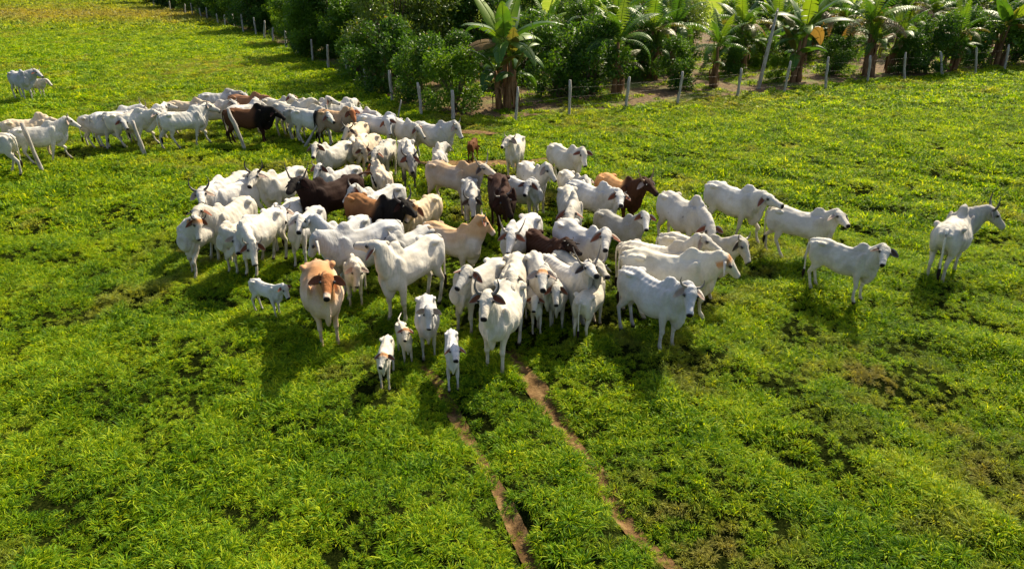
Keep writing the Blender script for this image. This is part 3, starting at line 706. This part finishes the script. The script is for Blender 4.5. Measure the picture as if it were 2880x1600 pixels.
def ear_mesh(P, fr, s, droop, fwd, inner, back, rng):
    a, sd, n_, g = fr; base = P + (sd*s*.085 - n_*.065 + a*.03)*g
    d = unit(sd*s*1.0 - n_*.25 + a*.1 + np.array([0, 0, -.9*droop])); L = .25*rng.uniform(.92, 1.08)
    face = unit(n_*.75 + a*.55*fwd); face = unit(face - d*np.dot(face, d)); up = np.cross(d, face)
    V = []; F = []; C = []; n = 8
    for i in range(n+1):
        u = i/n; hw = (.070*math.sin(math.pi*min(1, u**.8*.93+.07))**.75) * (1 if u < .95 else .5) + .006
        c = base + d*L*u + np.array([0, 0, -1])*L*.28*droop*u*u
        for (q, off, ins) in ((-1, .0, 1), (-.5, -.028, 1), (.5, -.028, 1), (1, .0, 1), (.55, -.044, 0), (-.55, -.044, 0)):
            V.append(c + up*q*hw + face*off*(1.2-u)*1.0); rim = abs(q) > .9
            C.append(back if (not ins or (rim and u < 2)) else np.array(inner)*(1 if u < .8 else 1.4))
    for i in range(n):
        for k in range(6): k2 = (k+1) % 6; F.append((i*6+k, i*6+k2, (i+1)*6+k2, (i+1)*6+k))
    F.append(tuple(range(6))[::-1]); F.append(tuple(n*6+k for k in range(6))); return V, F, C

def horn_mesh(P, fr, s, kind, col):
    a, sd, n_, g = fr; b = P + sd*s*.085 - n_*.05 + a*.0
    up = unit(n_*.45 - a*.50 + np.array([0, 0, .75]))                           # away from the nose, over the brow
    T = {'nub': [(0, 0), (.05, .02), (.075, .06)], 'short': [(0, 0), (.08, .03), (.115, .10), (.11, .17)], 'lyre': [(0, 0), (.07, .05), (.13, .13), (.14, .23), (.11, .33)], 'mid': [(0, 0), (.055, .02), (.10, .09), (.10, .19), (.06, .29)], 'back': [(0, 0), (.07, .03), (.12, .12), (.17, .24), (.20, .36)]}[kind]
    nr = {'nub': .02, 'short': .027, 'lyre': .032, 'mid': .034, 'back': .03}[kind]
    pts = smooth_path([b + sd*s*x + up*z for x, z in T], 4); r = [nr*(1-.86*(i/(len(pts)-1))**1.2) for i in range(len(pts))]
    mb = MB(); v, f = tube(pts, r, None, 8)
    tcol = np.array([np.array(col)*(1 - .55*min(1, (i//8)/(len(pts)-1))) for i in range(len(v))]); mb.add(v, f, tcol); return mb.mesh('horn', [M['horn']])

WH = (.62, .585, .52); WB = (.60, .59, .56); CR = (.56, .46, .34); GR = (.50, .51, .52); TN = (.50, .37, .25); OR = (.47, .20, .07); BR = (.19, .075, .028); DB = (.030, .012, .007); BK = (.008, .006, .005)
# coat: base, fore quarters, head, poll spot, back line, rump end, grey of neck and hump 0..1, legs
COATS = {
 'white': dict(base=WH, grey=.30), 'cool': dict(base=WB, grey=.42), 'grey': dict(base=(.55, .54, .51), grey=.7), 'greyneck': dict(base=WH, grey=.8),
 'dusk': dict(base=(.36, .36, .355), grey=.3, head=(.64, .62, .58)), 'saddle': dict(base=(.60, .565, .51), grey=.4),
 'cream': dict(base=(.68, .56, .42), grey=.1), 'creamtop': dict(base=(.66, .60, .51), top=(.58, .36, .18), poll=(.52, .25, .09), grey=.15),
 'tangrey': dict(base=(.50, .42, .34), top=(.50, .33, .19), head=(.55, .47, .38), grey=.1), 'blackrump': dict(base=(.36, .26, .19), rear=BK, top=(.5, .32, .18), head=(.36, .13, .05)),
 'orange': dict(base=(.62, .46, .31), top=(.46, .23, .10), head=(.30, .115, .04), grey=0), 'russet': dict(base=(.30, .15, .08), top=(.30, .15, .08)),
 'brownblack': dict(base=(.085, .036, .016), fore=BK, top=(.125, .055, .024), head=BK, legs=DB), 'tandark': dict(base=(.50, .25, .10), fore=(.05, .02, .009), head=(.035, .014, .007), top=(.52, .27, .11), legs=(.10, .04, .02)),
 'dark': dict(base=DB, top=(.028, .013, .009), head=BK, fore=(.018, .008, .006)), 'darkbrown': dict(base=(.030, .013, .008), top=(.042, .017, .010), head=(.018, .009, .006)),
 'calfbrown': dict(base=(.13, .05, .016)), 'orangepoll': dict(base=WH, poll=(.50, .22, .07), grey=.15), 'orangeface': dict(base=(.70, .56, .38), head=(.68, .45, .24), poll=(.55, .27, .10)),
 'brownhead': dict(base=(.64, .52, .38), head=(.40, .15, .05)), 'blackhead': dict(base=(.16, .066, .026), fore=BK, head=BK, top=(.28, .13, .05), legs=DB), 'greyhead': dict(base=WH, head=(.22, .22, .23), grey=.5, legs=(.10, .09, .085)),
}
def paint(V, coat, P, fr, rng, calf):
    c = COATS[coat]; a, sd, n_, g = fr; x, y, z = V[:, 0], V[:, 1], V[:, 2]
    base = np.array(c['base'])*rng.uniform(.84, 1.03); tnt = rng.uniform(-1, 1); base = base*np.array([1+.02*tnt, 1, 1-.07*tnt]); C = np.tile(base, (len(V), 1)).astype(float)
    def mixin(col, k): C[:] = C*(1-k[:, None]) + np.array(col)*k[:, None]
    sst = lambda e0, e1, v: (lambda t: t*t*(3-2*t))(np.clip((v-e0)/(e1-e0), 0, 1))
    wob = .05*np.sin(7*x+rng.uniform(0, 6)) + .04*np.sin(11*y+5*z)
    light = base.mean() > .3
    if 'top' in c: mixin(c['top'], sst(1.0, 1.3, z+wob))
    if 'fore' in c: mixin(c['fore'], sst(.20, .46, x+wob))
    if 'rear' in c: mixin(c['rear'], sst(-.52, -.66, x+wob))
    gk = c.get('grey', 0)
    if light:   # soft grey smudges of its own on every pale hide
        for _ in range(5):
            q = np.array([rng.uniform(-.75, .6), rng.choice([-.25, .25, 0]), rng.uniform(.8, 1.35)]); r_ = rng.uniform(.10, .22)
            mixin(base*np.array([.70, .70, .71]), np.exp(-(np.linalg.norm(V-q, axis=1)/r_)**2)*.75)
    if gk and not calf:
        m_ = np.exp(-((x-.44)/.17)**2 - ((z-1.22)/.26)**2) + .8*sst(.5, .72, x)*sst(.7, .95, z) + .45*np.exp(-((x+.55)/.14)**2 - ((z-1.0)/.22)**2)
        mixin(base*np.array([.52, .53, .56]), np.clip(m_*gk*.75 + wob*gk, 0, .85))
    if light: mixin(base*np.array([1.0, .90, .72]), sst(.95, .62, z)*sst(.35, .6, z)*.30)   # pale hides turn yellower at belly height
    if 'legs' in c: mixin(c['legs'], sst(.75, .45, z))
    elif light: mixin(base*np.array([.78, .74, .68]), sst(.34, .08, z)*.7)
    D = V - P; u = D @ a/g; v = D @ sd/g; w_ = D @ n_/g; inhead = (u > -.04) & (np.abs(v) < .18) & (w_ > -.26) & (w_ < .1)
    hm = inhead.astype(float)*sst(-.04, .03, u)
    if 'head' in c: mixin(c['head'], hm)
    if 'poll' in c: mixin(c['poll'], hm*sst(.17, .05, u)*.9)
    elif light and gk: mixin(base*.72, hm*sst(.38, .02, u)*rng.uniform(.1, .75))
    L_ = .82 if calf else 1
    if coat in ('orange', 'creamtop', 'orangeface', 'brownhead', 'calfbrown'): mixin((.60, .50, .40), hm*sst(.36, .42, u)*.9)
    mz = inhead*sst(.468*L_, .488*L_, u + .30*(w_+.05)); mixin((.014, .012, .013), mz*sst(-.155, -.13, w_))
    if light: mixin((.05, .042, .04), hm*np.clip(1.3 - np.hypot(np.hypot(u-.145, np.abs(v)-.112), w_+.058)/.048, 0, 1)*.85)
    mixin((.025, .018, .014), sst(.065, .045, z))
    if light and rng.random() < .4:                                                 # small dark birth marks
        for _ in range(3):
            q = np.array([rng.uniform(-.6, .4), rng.choice([-.26, .26]), rng.uniform(.85, 1.2)]); mixin(base*.35, sst(.035, .015, np.linalg.norm(V-q, axis=1)))
    return C

TMP = []
def plan_cow(i, e):
    calf = e.get('calf', False); s = e['s']*(.98 if i < 29 else .93); hipz = 1.36*s; humpz = (1.30 if calf else 1.42)*s; tune = 0
    hp = at(*e['rump'], hipz)
    if 'h' in e: hd = R(e['h'])
    else:
        hu = at(*e['hump'], humpz); hd = math.atan2(hu[1]-hp[1], hu[0]-hp[0]); e['len'] = np.hypot(*(hu-hp)[:2])/s
    f = np.array([math.cos(hd), math.sin(hd), 0]); lx = -.50*s
    if 'h' in e: org = hp - f*lx
    else: org = (hp - f*lx)*.5 + (hu - f*.42*s)*.5
    org[2] = 0; z0 = float(hgt(org[0], org[1])); org[2] = z0
    Rw = np.array([[f[0], -f[1], 0], [f[1], f[0], 0], [0, 0, 1]])     # local -> world
    loc = lambda p: (Rw.T @ (np.asarray(p)-org))/s; ldir = lambda d: Rw.T @ d
    co = loc(CAM); N0 = np.array([.58, 0, 1.15]); Ln = .56 if calf else .62; Lh = (.41*1.2 if calf else .495)
    d = ldir(ray(*e['poll'])); want = unit(np.array([math.cos(R(25)), 0, math.sin(R(25))]) + np.array(e.get('nw', (0, 0, 0)))); P = on_sphere(co, d, N0, Ln, want)
    if P[0]-N0[0] < -.12: P = N0 + unit(np.array([max(P[0]-N0[0], .05), P[1], P[2]-N0[2]]))*Ln
    nd = unit(P-N0); nh = unit([nd[0]+.35, nd[1]*1.1, 0]); d2 = ldir(ray(*e['nose']))
    want2 = unit(nh*math.cos(R(45)) + np.array([0, 0, -math.sin(R(45))]) + ldir(np.array(e.get('hw', (0, 0, 0)), float))); Q = on_sphere(co, d2, P, Lh, want2)
    a = unit(Q-P)
    if a[2] > .25: a = unit([a[0], a[1], .25])
    if np.dot(a, nd) < -.55: a = unit(a + nd*.5)
    Q = P + a*Lh
    mb, fr = cow_body(i, P, Q, calf, e.get('fat', [.88, 1.0, .93, 1.05, .85, .97, 1.02][i % 7]), e.get('walk', 0), e.get('dew', .35 if calf else 1.0), e.get('hump_size', 0 if calf else .9), e.get('legs'))
    src = np_mesh('tmp', np.vstack(mb.v), mb.f); o = bpy.data.objects.new('tmp', src); COL.objects.link(o)
    r = o.modifiers.new('r', 'REMESH'); r.mode = 'VOXEL'; r.voxel_size = .0205 if s > .8 else .022
    sm = o.modifiers.new('s', 'SMOOTH'); sm.factor = .5; sm.iterations = 4
    TMP.append((i, e, o, org, hd, s, P, fr, calf))

def finish_cow(dg, rec):
    i, e, o, org, hd, s, P, fr, calf = rec; rng = np.random.default_rng(1000+i)
    me = o.evaluated_get(dg).to_mesh(); n = len(me.vertices); V = np.empty(n*3, np.float32); me.vertices.foreach_get('co', V); V = V.reshape(-1, 3).astype(float)
    NR = np.empty(n*3, np.float32); me.vertices.foreach_get('normal', NR); NR = NR.reshape(-1, 3).astype(float)
    F = [tuple(p.vertices) for p in me.polygons]; o.evaluated_get(dg).to_mesh_clear()
    x, y, z = V[:, 0].copy(), V[:, 1].copy(), V[:, 2].copy(); sy = np.sign(y)
    thin = e.get('ribs', rng.uniform(.2, .75))
    # flank hollow, rib arches, hollow before the pin bones, spine groove beside the ridge
    V[:, 1] -= sy*.030*thin*np.exp(-((x+.30)/.09)**2 - ((z-1.17)/.09)**2)*(np.abs(y) > .1)
    V[:, 1] -= sy*.014*thin*np.exp(-((x+.66)/.06)**2 - ((z-1.18)/.07)**2)
    rb = np.clip((x+.24)/.06, 0, 1)*np.clip((.34-x)/.08, 0, 1)*np.clip((z-.78)/.1, 0, 1)*np.clip((1.26-z)/.06, 0, 1)*(np.abs(y) > .12)
    V[:, 1] += sy*.0030*thin*rb*np.sin(2*math.pi*(x + .22*(z-1))/.082)*(.5+.5*np.sin(9*z+4*x+i))
    tor = (x > -.7) & (x < .3)*(z > 1.2); V[:, 2] -= .012*thin*np.exp(-((np.abs(y)-.085)/.04)**2)*tor
    # soft folds of the neck
    fo = np.clip((x-.55)/.1, 0, 1)*np.clip((1.2-z)/.15, 0, 1)*np.clip((z-.6)/.1, 0, 1); V[:, 1] += sy*.006*fo*np.sin(2*math.pi*(x*.8+z*.2)/.07)
    lump = 0
    for _ in range(7):   # slack hide over muscle and bone
        kx = rng.normal(size=3)*rng.choice([9, 16, 24]); kx[2] *= .55; lump = lump + np.sin(V @ kx + rng.uniform(0, 6.28))
    V += NR*(lump*.0030*np.clip((z-.55)/.2, .15, 1))[:, None]
    C = paint(np.c_[x, y, z], e['coat'], P, fr, rng, calf)
    mb = MB(); mb.add(V, F, C); cc = COATS[e['coat']]; base = np.array(cc['base']); dark = base.mean() < .2; ek = rng.random()
    hc = np.array(cc.get('head', cc['base'])); inner = (.03, .012, .008) if dark else (.16, .055, .03) if (ek < .45 or e['coat'] in ('orange', 'calfbrown') or 'ef' in e) else (.07, .045, .035) if ek < .65 else (.34, .25, .20); back = hc*(.9 if rng.random() < .6 else .55)
    for sd_ in (-1, 1):
        v, f, c = ear_mesh(P, fr, sd_, e.get('droop', rng.uniform(.15, .6)), e.get('ef', rng.uniform(-.6, 1)), inner, back, rng); mb.add(v, f, np.array(c))
    # tail
    tc = np.array(cc.get('rear', cc['base'])); sw = rng.normal(0, .04); k = e.get('tail', 0)
    ctrl = [(-.74, 0, 1.27, .035), (-.83, sw*.3, 1.20, .028), (-.86, sw*.6, 1.0, .022), (-.85, sw, .75, .018), (-.83, sw*1.2, .52, .016), (-.83, sw*1.3, .44, .03), (-.83, sw*1.4, .33, .034), (-.83, sw*1.5, .22, .008)]
    if k: ctrl = [(-.74, 0, 1.27, .035), (-.88, 0, 1.30, .028), (-1.02, k*.08, 1.28, .022), (-1.16, k*.2, 1.18 + .2*abs(k), .018), (-1.26, k*.3, 1.02+.5*max(k, 0), .02), (-1.32, k*.36, .9+.7*max(k, 0), .03), (-1.36, k*.4, .8+.8*max(k, 0), .008)]
    tp = smooth_path(ctrl, 3); v, f = tube(tp[:, :3], tp[:, 3], None, 7); tcl = np.array([tc if (j//7) < len(tp)*.62 else (.02, .014, .012) for j in range(len(v))]); mb.add(v, f, tcl)
    root = empty('calf' if calf else 'cow', tuple(org), hd); root.scale = (s, s, s)
    tag(root, e['label'], 'calf' if calf else 'cow', 'white calves of the herd' if calf and e['coat'] != 'calfbrown' else ('cattle of the herd' if not calf else None))
    link('body', mb.mesh('body', [M['hide']]), root)
    a, sd, n_, g = fr
    for q in (-1, 1):
        em = MB(); v, f = ellipsoid((0, 0, 0), (.030, .030, .030), None, 10, 6); em.add(v, f)
        eo = link('eye', em.mesh('eye', [M['eye']]), root); eo.location = tuple(P + (a*.15 + sd*q*.114 - n_*.052)*g)
    if e.get('horns'):
        col = e.get('hcol', (.28, .24, .20) if not dark else (.10, .08, .07))
        for q in (-1, 1): link('horn', horn_mesh(P, fr, q, e['horns'], col), root)
    return root

HERD = []
def C(rump, hump, poll, nose, s, coat, label, **k):
    d = dict(rump=rump, poll=poll, nose=nose, s=s, coat=coat, label=label, **k)
    if isinstance(hump, tuple): d['hump'] = hump
    else: d['h'] = hump
    HERD.append(d)
# the two far left
C((17,196),(75,203),(103,196),(123,214),1.07,'grey','grey white cow grazing behind a calf at the far left of the field',horns='short')
C((70,217),(120,225),(134,223),(151,241),.74,'white','white calf walking in front of the cow at the far left of the field',calf=True)
# the column on the left
C((14,382),(-78,376),(-125,372),(-150,400),1.02,'white','white cow rump cut off by the left edge, below the high humped pale back',walk=1)
C((5,332),(125,318),(165,345),(185,385),1.05,'cream','high humped pale cow behind the leftmost walking one, head hidden by it',hump_size=1.3)
C((33,357),(148,340),(193,329),(238,358),1.0,'white','white cow striding right past the leftmost leaning post, head up',walk=1,horns='short')
C((221,320),(312,318),(345,335),(360,360),.95,'grey','greyish cow whose rounded rump shows just ahead of the striding white cow\'s muzzle',walk=1)
C((252,318),(360,298),(405,297),(432,318),1.0,'cool','white cow with a dark tail head in the left column, horns curling up behind',horns='lyre')
C((313,318),22,(440,312),(470,330),1.0,'white','white cow seen from behind striding between the two left posts',walk=1.2)
C((372,312),(440,300),(466,288),(507,300),.95,'white','white face looking out between two backs in the left column')
C((472,284),(567,281),(592,292),(620,312),1.0,'cream','long pale back right behind the head-up white cow of the left column')
C((453,318),(556,302),(584,290),(625,309),1.04,'cool','bony white cow striding right with head raised, left of the dark brown one',walk=1,horns='short',ribs=.9)
C((562,262),(654,252),(684,260),(705,275),1.0,'grey','grey cow standing highest at the back of the left column',horns='short')
C((641,265),(735,263),(762,276),(780,300),1.0,'russet','russet brown cow behind the column, only its back showing')
C((548,292),(622,284),(655,282),(672,300),.95,'greyneck','white cow with pricked ears behind the dark brown cow\'s rump',horns='short')
C((670,292),(700,283),(721,276),(760,299),1.0,'white','white cow laying its face over the back of the dark brown cow',horns='nub')
C((637,302),(735,295),(774,306),(803,330),1.06,'brownblack','dark brown cow with black shoulders and head behind the third leaning post',hump_size=1.1)
C((755,275),(795,274),(818,266),(835,278),.95,'white','small white horned head just above the backs behind the dark brown cow',horns='nub')
C((768,281),(850,288),(884,275),(902,288),1.05,'white','broad white cow right of the dark brown cow\'s black head')
C((790,275),(838,280),(856,277),(870,289),.95,'white','white cow of which only the head shows above the broad white back')
C((835,306),(905,305),(925,320),(940,340),1.0,'cool','white cow with its hind leg set back, left of the peeling post',walk=.7)
C((816,300),(885,296),(905,305),(915,325),.98,'grey','grey rumped cow hidden behind the one left of the peeling post')
C((850,282),(905,280),(925,272),(962,291),1.0,'white','white cow with dark ear and eye above the grey tan cow\'s back')
C((905,288),(978,277),(1003,281),(1016,302),1.0,'orangepoll','white humped cow behind, turning a brownish head with pricked ears')
C((902,308),(978,306),(990,309),(1002,345),1.05,'blackrump','grey tan cow with black rump and brown lowered head by the peeling post')
C((990,298),(1040,308),(1062,318),(1072,335),1.0,'white','white back sloping down right of the brown head, behind the drooping-eared one')
C((1028,324),-18,(1086,338),(1098,385),1.05,'cool','white cow with long lowered face, leftmost of the trio below the fence corner')
C((1110,334),(1150,343),(1175,354),(1199,386),.98,'white','white cow in the middle of the trio below the fence corner',horns='nub',h2=1)
C((1172,336),(1246,340),(1287,347),(1305,388),1.06,'cool','large white cow with spread horns, right end of the trio below the fence corner',horns='short')
C((1324,398),80,(1338,404),(1346,415),.62,'calfbrown','small brown calf standing alone on the bare patch behind the pale tan cow',calf=True)
# upper middle group
C((1014,346),(990,354),(976,357),(962,392),1.0,'cream','cream cow with dark upcurved horns looking left at the head of the upper group',horns='lyre',hcol=(.1,.09,.08))
C((971,386),(908,399),(884,405),(879,440),1.03,'white','broad white cow facing left below the thin slanting pole',horns='nub')
C((1048,376),-110,(1024,417),(1036,458),.98,'cream','pale cow with horns and a brownish muzzle facing the camera in the upper group',horns='short')
C((1022,372),-105,(1006,411),(1005,448),.92,'white','white square-faced cow squeezed beside the broad left facing one')
C((1095,398),(1072,412),(1054,421),(1045,450),.95,'greyneck','grey faced white cow resting its head over the tan rump',horns='nub')
C((1140,388),-78,(1153,437),(1161,483),1.12,'greyhead','big white bull with dark grey face and dark horn at the upper group\'s right',horns='lyre',hcol=(.06,.05,.05),hump_size=1.2)
C((1238,424),100,(1256,402),(1266,418),.98,'saddle','white cow seen from behind left of the brown calf')
C((1214,449),(1316,462),(1359,459),(1397,486),1.1,'tangrey','pale tan cow standing broadside facing right below the brown calf',horns='back')
C((1080,485),112,(1045,458),(1020,490),.98,'brownhead','cream cow seen from behind with its brown head turned left',horns='short',hcol=(.08,.06,.05))
C((980,451),(930,458),(893,464),(881,502),.97,'white','white cow with dark eye right behind the very dark brown cow',horns='short')
C((992,481),(884,503),(832,498),(806,533),1.18,'dark','very dark brown horned cow facing left in the middle of the herd',horns='back',hump_size=1.1,tail=-.3)
C((1105,505),(1033,520),(988,523),(957,573),1.02,'cool','white ribbed cow facing left between the very dark and the black headed ones',horns='short',ribs=1)
C((992,546),(1090,565),(1137,562),(1172,600),1.08,'blackhead','chestnut brown cow with black head and upright horns',horns='lyre',hcol=(.06,.05,.05))
C((1211,541),-125,(1167,576),(1141,626),1.0,'orangeface','cream cow with an orange tinted face turned left beside the black head')
C((1212,610),(1315,627),(1364,606),(1371,664),1.02,'creamtop','cream cow with tan back line and orange crown facing right',horns='short')
C((1320,496),-82,(1328,559),(1333,610),.98,'greyneck','white horned cow facing the camera left of the dark brown bull',horns='lyre',hcol=(.10,.09,.08))
C((1402,490),-80,(1416,548),(1438,606),1.15,'darkbrown','large dark brown bull facing the camera with lowered head',horns='short',hump_size=1.4)
C((1432,484),-40,(1468,506),(1474,545),.95,'grey','white grey-faced cow peering out right behind the dark brown bull')
C((1478,440),(1516,459),(1543,463),(1568,507),1.05,'white','white cow with black nose and red brown ear, right of the brown calf\'s bare patch')
C((1456,374),-100,(1432,384),(1410,409),1.05,'white','white cow alone at the top with its head turned to the left',horns='short',hw=(-.6,0,0))
C((1559,400),(1616,414),(1643,422),(1648,467),1.05,'white','white cow standing farthest back on the right, face towards the camera')
C((1590,464),(1630,485),(1650,497),(1662,520),.95,'white','small white rump half hidden above the grey-backed cow with lowered head')
C((1616,496),(1708,515),(1745,538),(1748,572),1.08,'cool','grey white cow with lowered horned head in front of the tan dark headed one',horns='nub',hump_size=1.2)
C((1701,487),(1775,509),(1821,503),(1852,541),1.05,'tandark','tan cow with dark brown shoulders and head facing right',horns='back',hcol=(.25,.16,.09))
C((1596,521),-86,(1603,584),(1606,624),1.15,'saddle','wide grey saddled white cow facing the camera, face spotted below',hump_size=1.2,dew=.6)
C((1706,576),(1770,594),(1818,598),(1820,643),.95,'dusk','dusky grey cow with a white face, ears spread, right of the spotted one')
C((1597,622),(1670,650),(1706,647),(1705,697),1.08,'saddle','big grey white cow with wide brown ears beside the small dark one')
C((1506,652),(1557,674),(1600,672),(1634,707),.92,'darkbrown','small very dark brown cow tucked in the lower middle of the herd',horns='nub',hump_size=.5)
C((1492,603),-118,(1438,652),(1429,710),1.03,'white','white cow with dangling tail facing down left beside the small dark cow',horns='back')
C((1392,703),-128,(1318,752),(1284,806),1.04,'greyneck','white cow with grey lined neck, head turned down left behind the big horned one')
C((1452,711),-97,(1443,768),(1442,812),.95,'white','white cow half hidden directly behind the big horned one, ears showing')
C((1506,707),-78,(1525,755),(1526,810),1.0,'orangepoll','white cow with orange crown facing the camera behind the calf pair')
C((1545,706),(1622,731),(1655,736),(1679,767),1.0,'white','white cow facing right with orange specked brow and grey horn',horns='back')
C((1592,702),(1648,724),(1682,733),(1710,771),.98,'greyneck','white head with dark horns right behind the orange specked one',horns='short')
# front rank
C((1436,776),-106,(1368,821),(1359,891),1.075,'white','big white cow with upcurved dark horns at the front of the herd',horns='mid',hcol=(.13,.12,.11),ef=1,fat=1.15,droop=.3,legs=[.05,-.02,.0,.1])
C((1493,800),-80,(1504,834),(1500,874),.62,'white','young cream calf standing right behind the big horned cow',calf=True)
C((1571,753),-95,(1563,803),(1564,856),.8,'white','young white cow with a dark muzzle facing the camera right of the cream calf')
C((1644,817),66,(1688,762),(1700,782),.80,'white','slim white heifer seen from behind with its tail hanging',nw=(0,0,.3))
C((1775,752),(1900,800),(1947,806),(1943,884),1.04,'cool','ribby white cow with short upright horns at the right front, facing the camera',horns='short',ribs=1.3)
C((1789,703),(1960,712),(2050,718),(2088,772),1.13,'orangepoll','long white cow with an orange brown crown directly behind the ribby one',walk=.8)
C((1777,664),(1920,673),(1980,658),(2036,701),1.05,'greyneck','white cow with grey neck and black nose above the orange crowned one',horns='nub')
C((1880,640),(2030,660),(2096,673),(2115,739),1.03,'white','white cow with lowered horned face at the right of the three stacked backs',horns='short')
C((1880,541),(1968,572),(2002,632),(2006,690),1.1,'saddle','white cow grazing with its head down behind the stack of backs',hump_size=1.3)
C((2012,512),(2117,535),(2156,543),(2204,573),1.08,'cool','white cow walking right at the top right of the herd',walk=.9)
C((2199,583),(2305,596),(2362,593),(2390,629),.98,'white','white cow walking right just below the top right one',walk=.9)
C((2310,677),(2440,705),(2494,692),(2486,742),.92,'cool','young grey white bull with dark ears facing the camera, apart on the right')
C((2676,626),47,(2798,584),(2832,634),1.12,'greyneck','horned white cow seen from behind, farthest right of all',horns='lyre',hcol=(.12,.11,.10),hw=(0,-.6,0),fat=1.15,hump_size=1.2)
# left front
C((678,482),(612,501),(585,524),(575,550),1.0,'white','white humped back, uppermost of the three facing left on the left flank')
C((702,509),(608,532),(562,532),(565,568),1.05,'white','white horned cow facing left, middle of the three on the left flank',horns='lyre',hcol=(.08,.07,.06))
C((685,540),(600,574),(556,578),(535,614),1.08,'white','white cow facing left with head behind the orange crowned one, lowest of the three')
C((834,463),(756,485),(713,481),(698,520),1.1,'white','large white cow with dark upright horns left of the very dark one',horns='lyre',hcol=(.03,.025,.02))
C((588,592),-102,(561,616),(566,675),.97,'orangepoll','white cow with orange crown and dark horns at the herd\'s left end',horns='short',hcol=(.04,.035,.03),walk=.6)
C((706,613),-112,(668,662),(671,708),.9,'white','white cow with tan muzzle tucked beside the horned one facing the camera')
C((764,602),-108,(711,684),(719,746),1.0,'white','white cow with lowered horned head facing the camera on the left flank',horns='short')
C((825,554),-105,(795,584),(801,620),.92,'white','cream white horned cow looking at the camera left of the dark legs',horns='short')
C((884,582),-104,(846,608),(840,649),.95,'white','white cow facing the camera behind the chin of the left looking grey one')
C((1013,595),(925,626),(874,604),(842,630),1.02,'cool','white cow facing left with its long grey ear flat back',hw=(-.5,1,0))
C((1097,612),(949,641),(876,664),(860,716),1.18,'grey','big grey white cow facing left with neck stretched low',hw=(-.5,.8,0),hump_size=1.2)
C((1190,626),(1121,642),(1094,671),(1078,700),.98,'grey','ribby grey cow tucked behind the big white one with head turned away',hw=(-.3,1,0))
C((1202,655),(1110,690),(1060,676),(1026,706),1.2,'white','large white humped cow standing broadside facing left in the front middle',hw=(-.4,1.3,.3),hump_size=1.3)
C((999,684),-84,(1005,751),(1005,817),.85,'white','white cow with one dark ear facing the camera beside the orange one')
C((890,730),-70,(920,770),(919,834),1.07,'orange','orange brown cow with rust coloured face standing at the front left',ef=1,fat=1.28,hump_size=.8)
C((717,792),(768,812),(803,802),(818,842),.56,'cool','white calf walking alone to the right in front of the left flank',calf=True)
C((1087,950),-88,(1080,991),(1068,1031),.565,'orangepoll','white calf with brown tufted crown, left foremost of the calves',calf=True)
C((1125,888),-70,(1140,921),(1138,956),.53,'orangepoll','white calf with its tail lifted behind the left foremost calf',calf=True,tail=.6)
C((1196,815),-82,(1206,868),(1206,926),.76,'cool','young white cow with one red brown ear in the middle of the calves')
C((1268,926),-84,(1279,970),(1282,1010),.635,'cool','white calf with greyish crown and spread ears, right foremost of the calves',calf=True)

for i, e in enumerate(HERD): plan_cow(i, e)
dg = bpy.context.evaluated_depsgraph_get(); dg.update()
for rec in TMP: finish_cow(dg, rec)
for rec in TMP:
    me = rec[2].data; bpy.data.objects.remove(rec[2]); bpy.data.meshes.remove(me)
for i, e in enumerate(HERD):
    if 'len' in e and not .75 < e['len'] < 1.15: print('len', i, round(e['len'], 2), e['label'][:50])
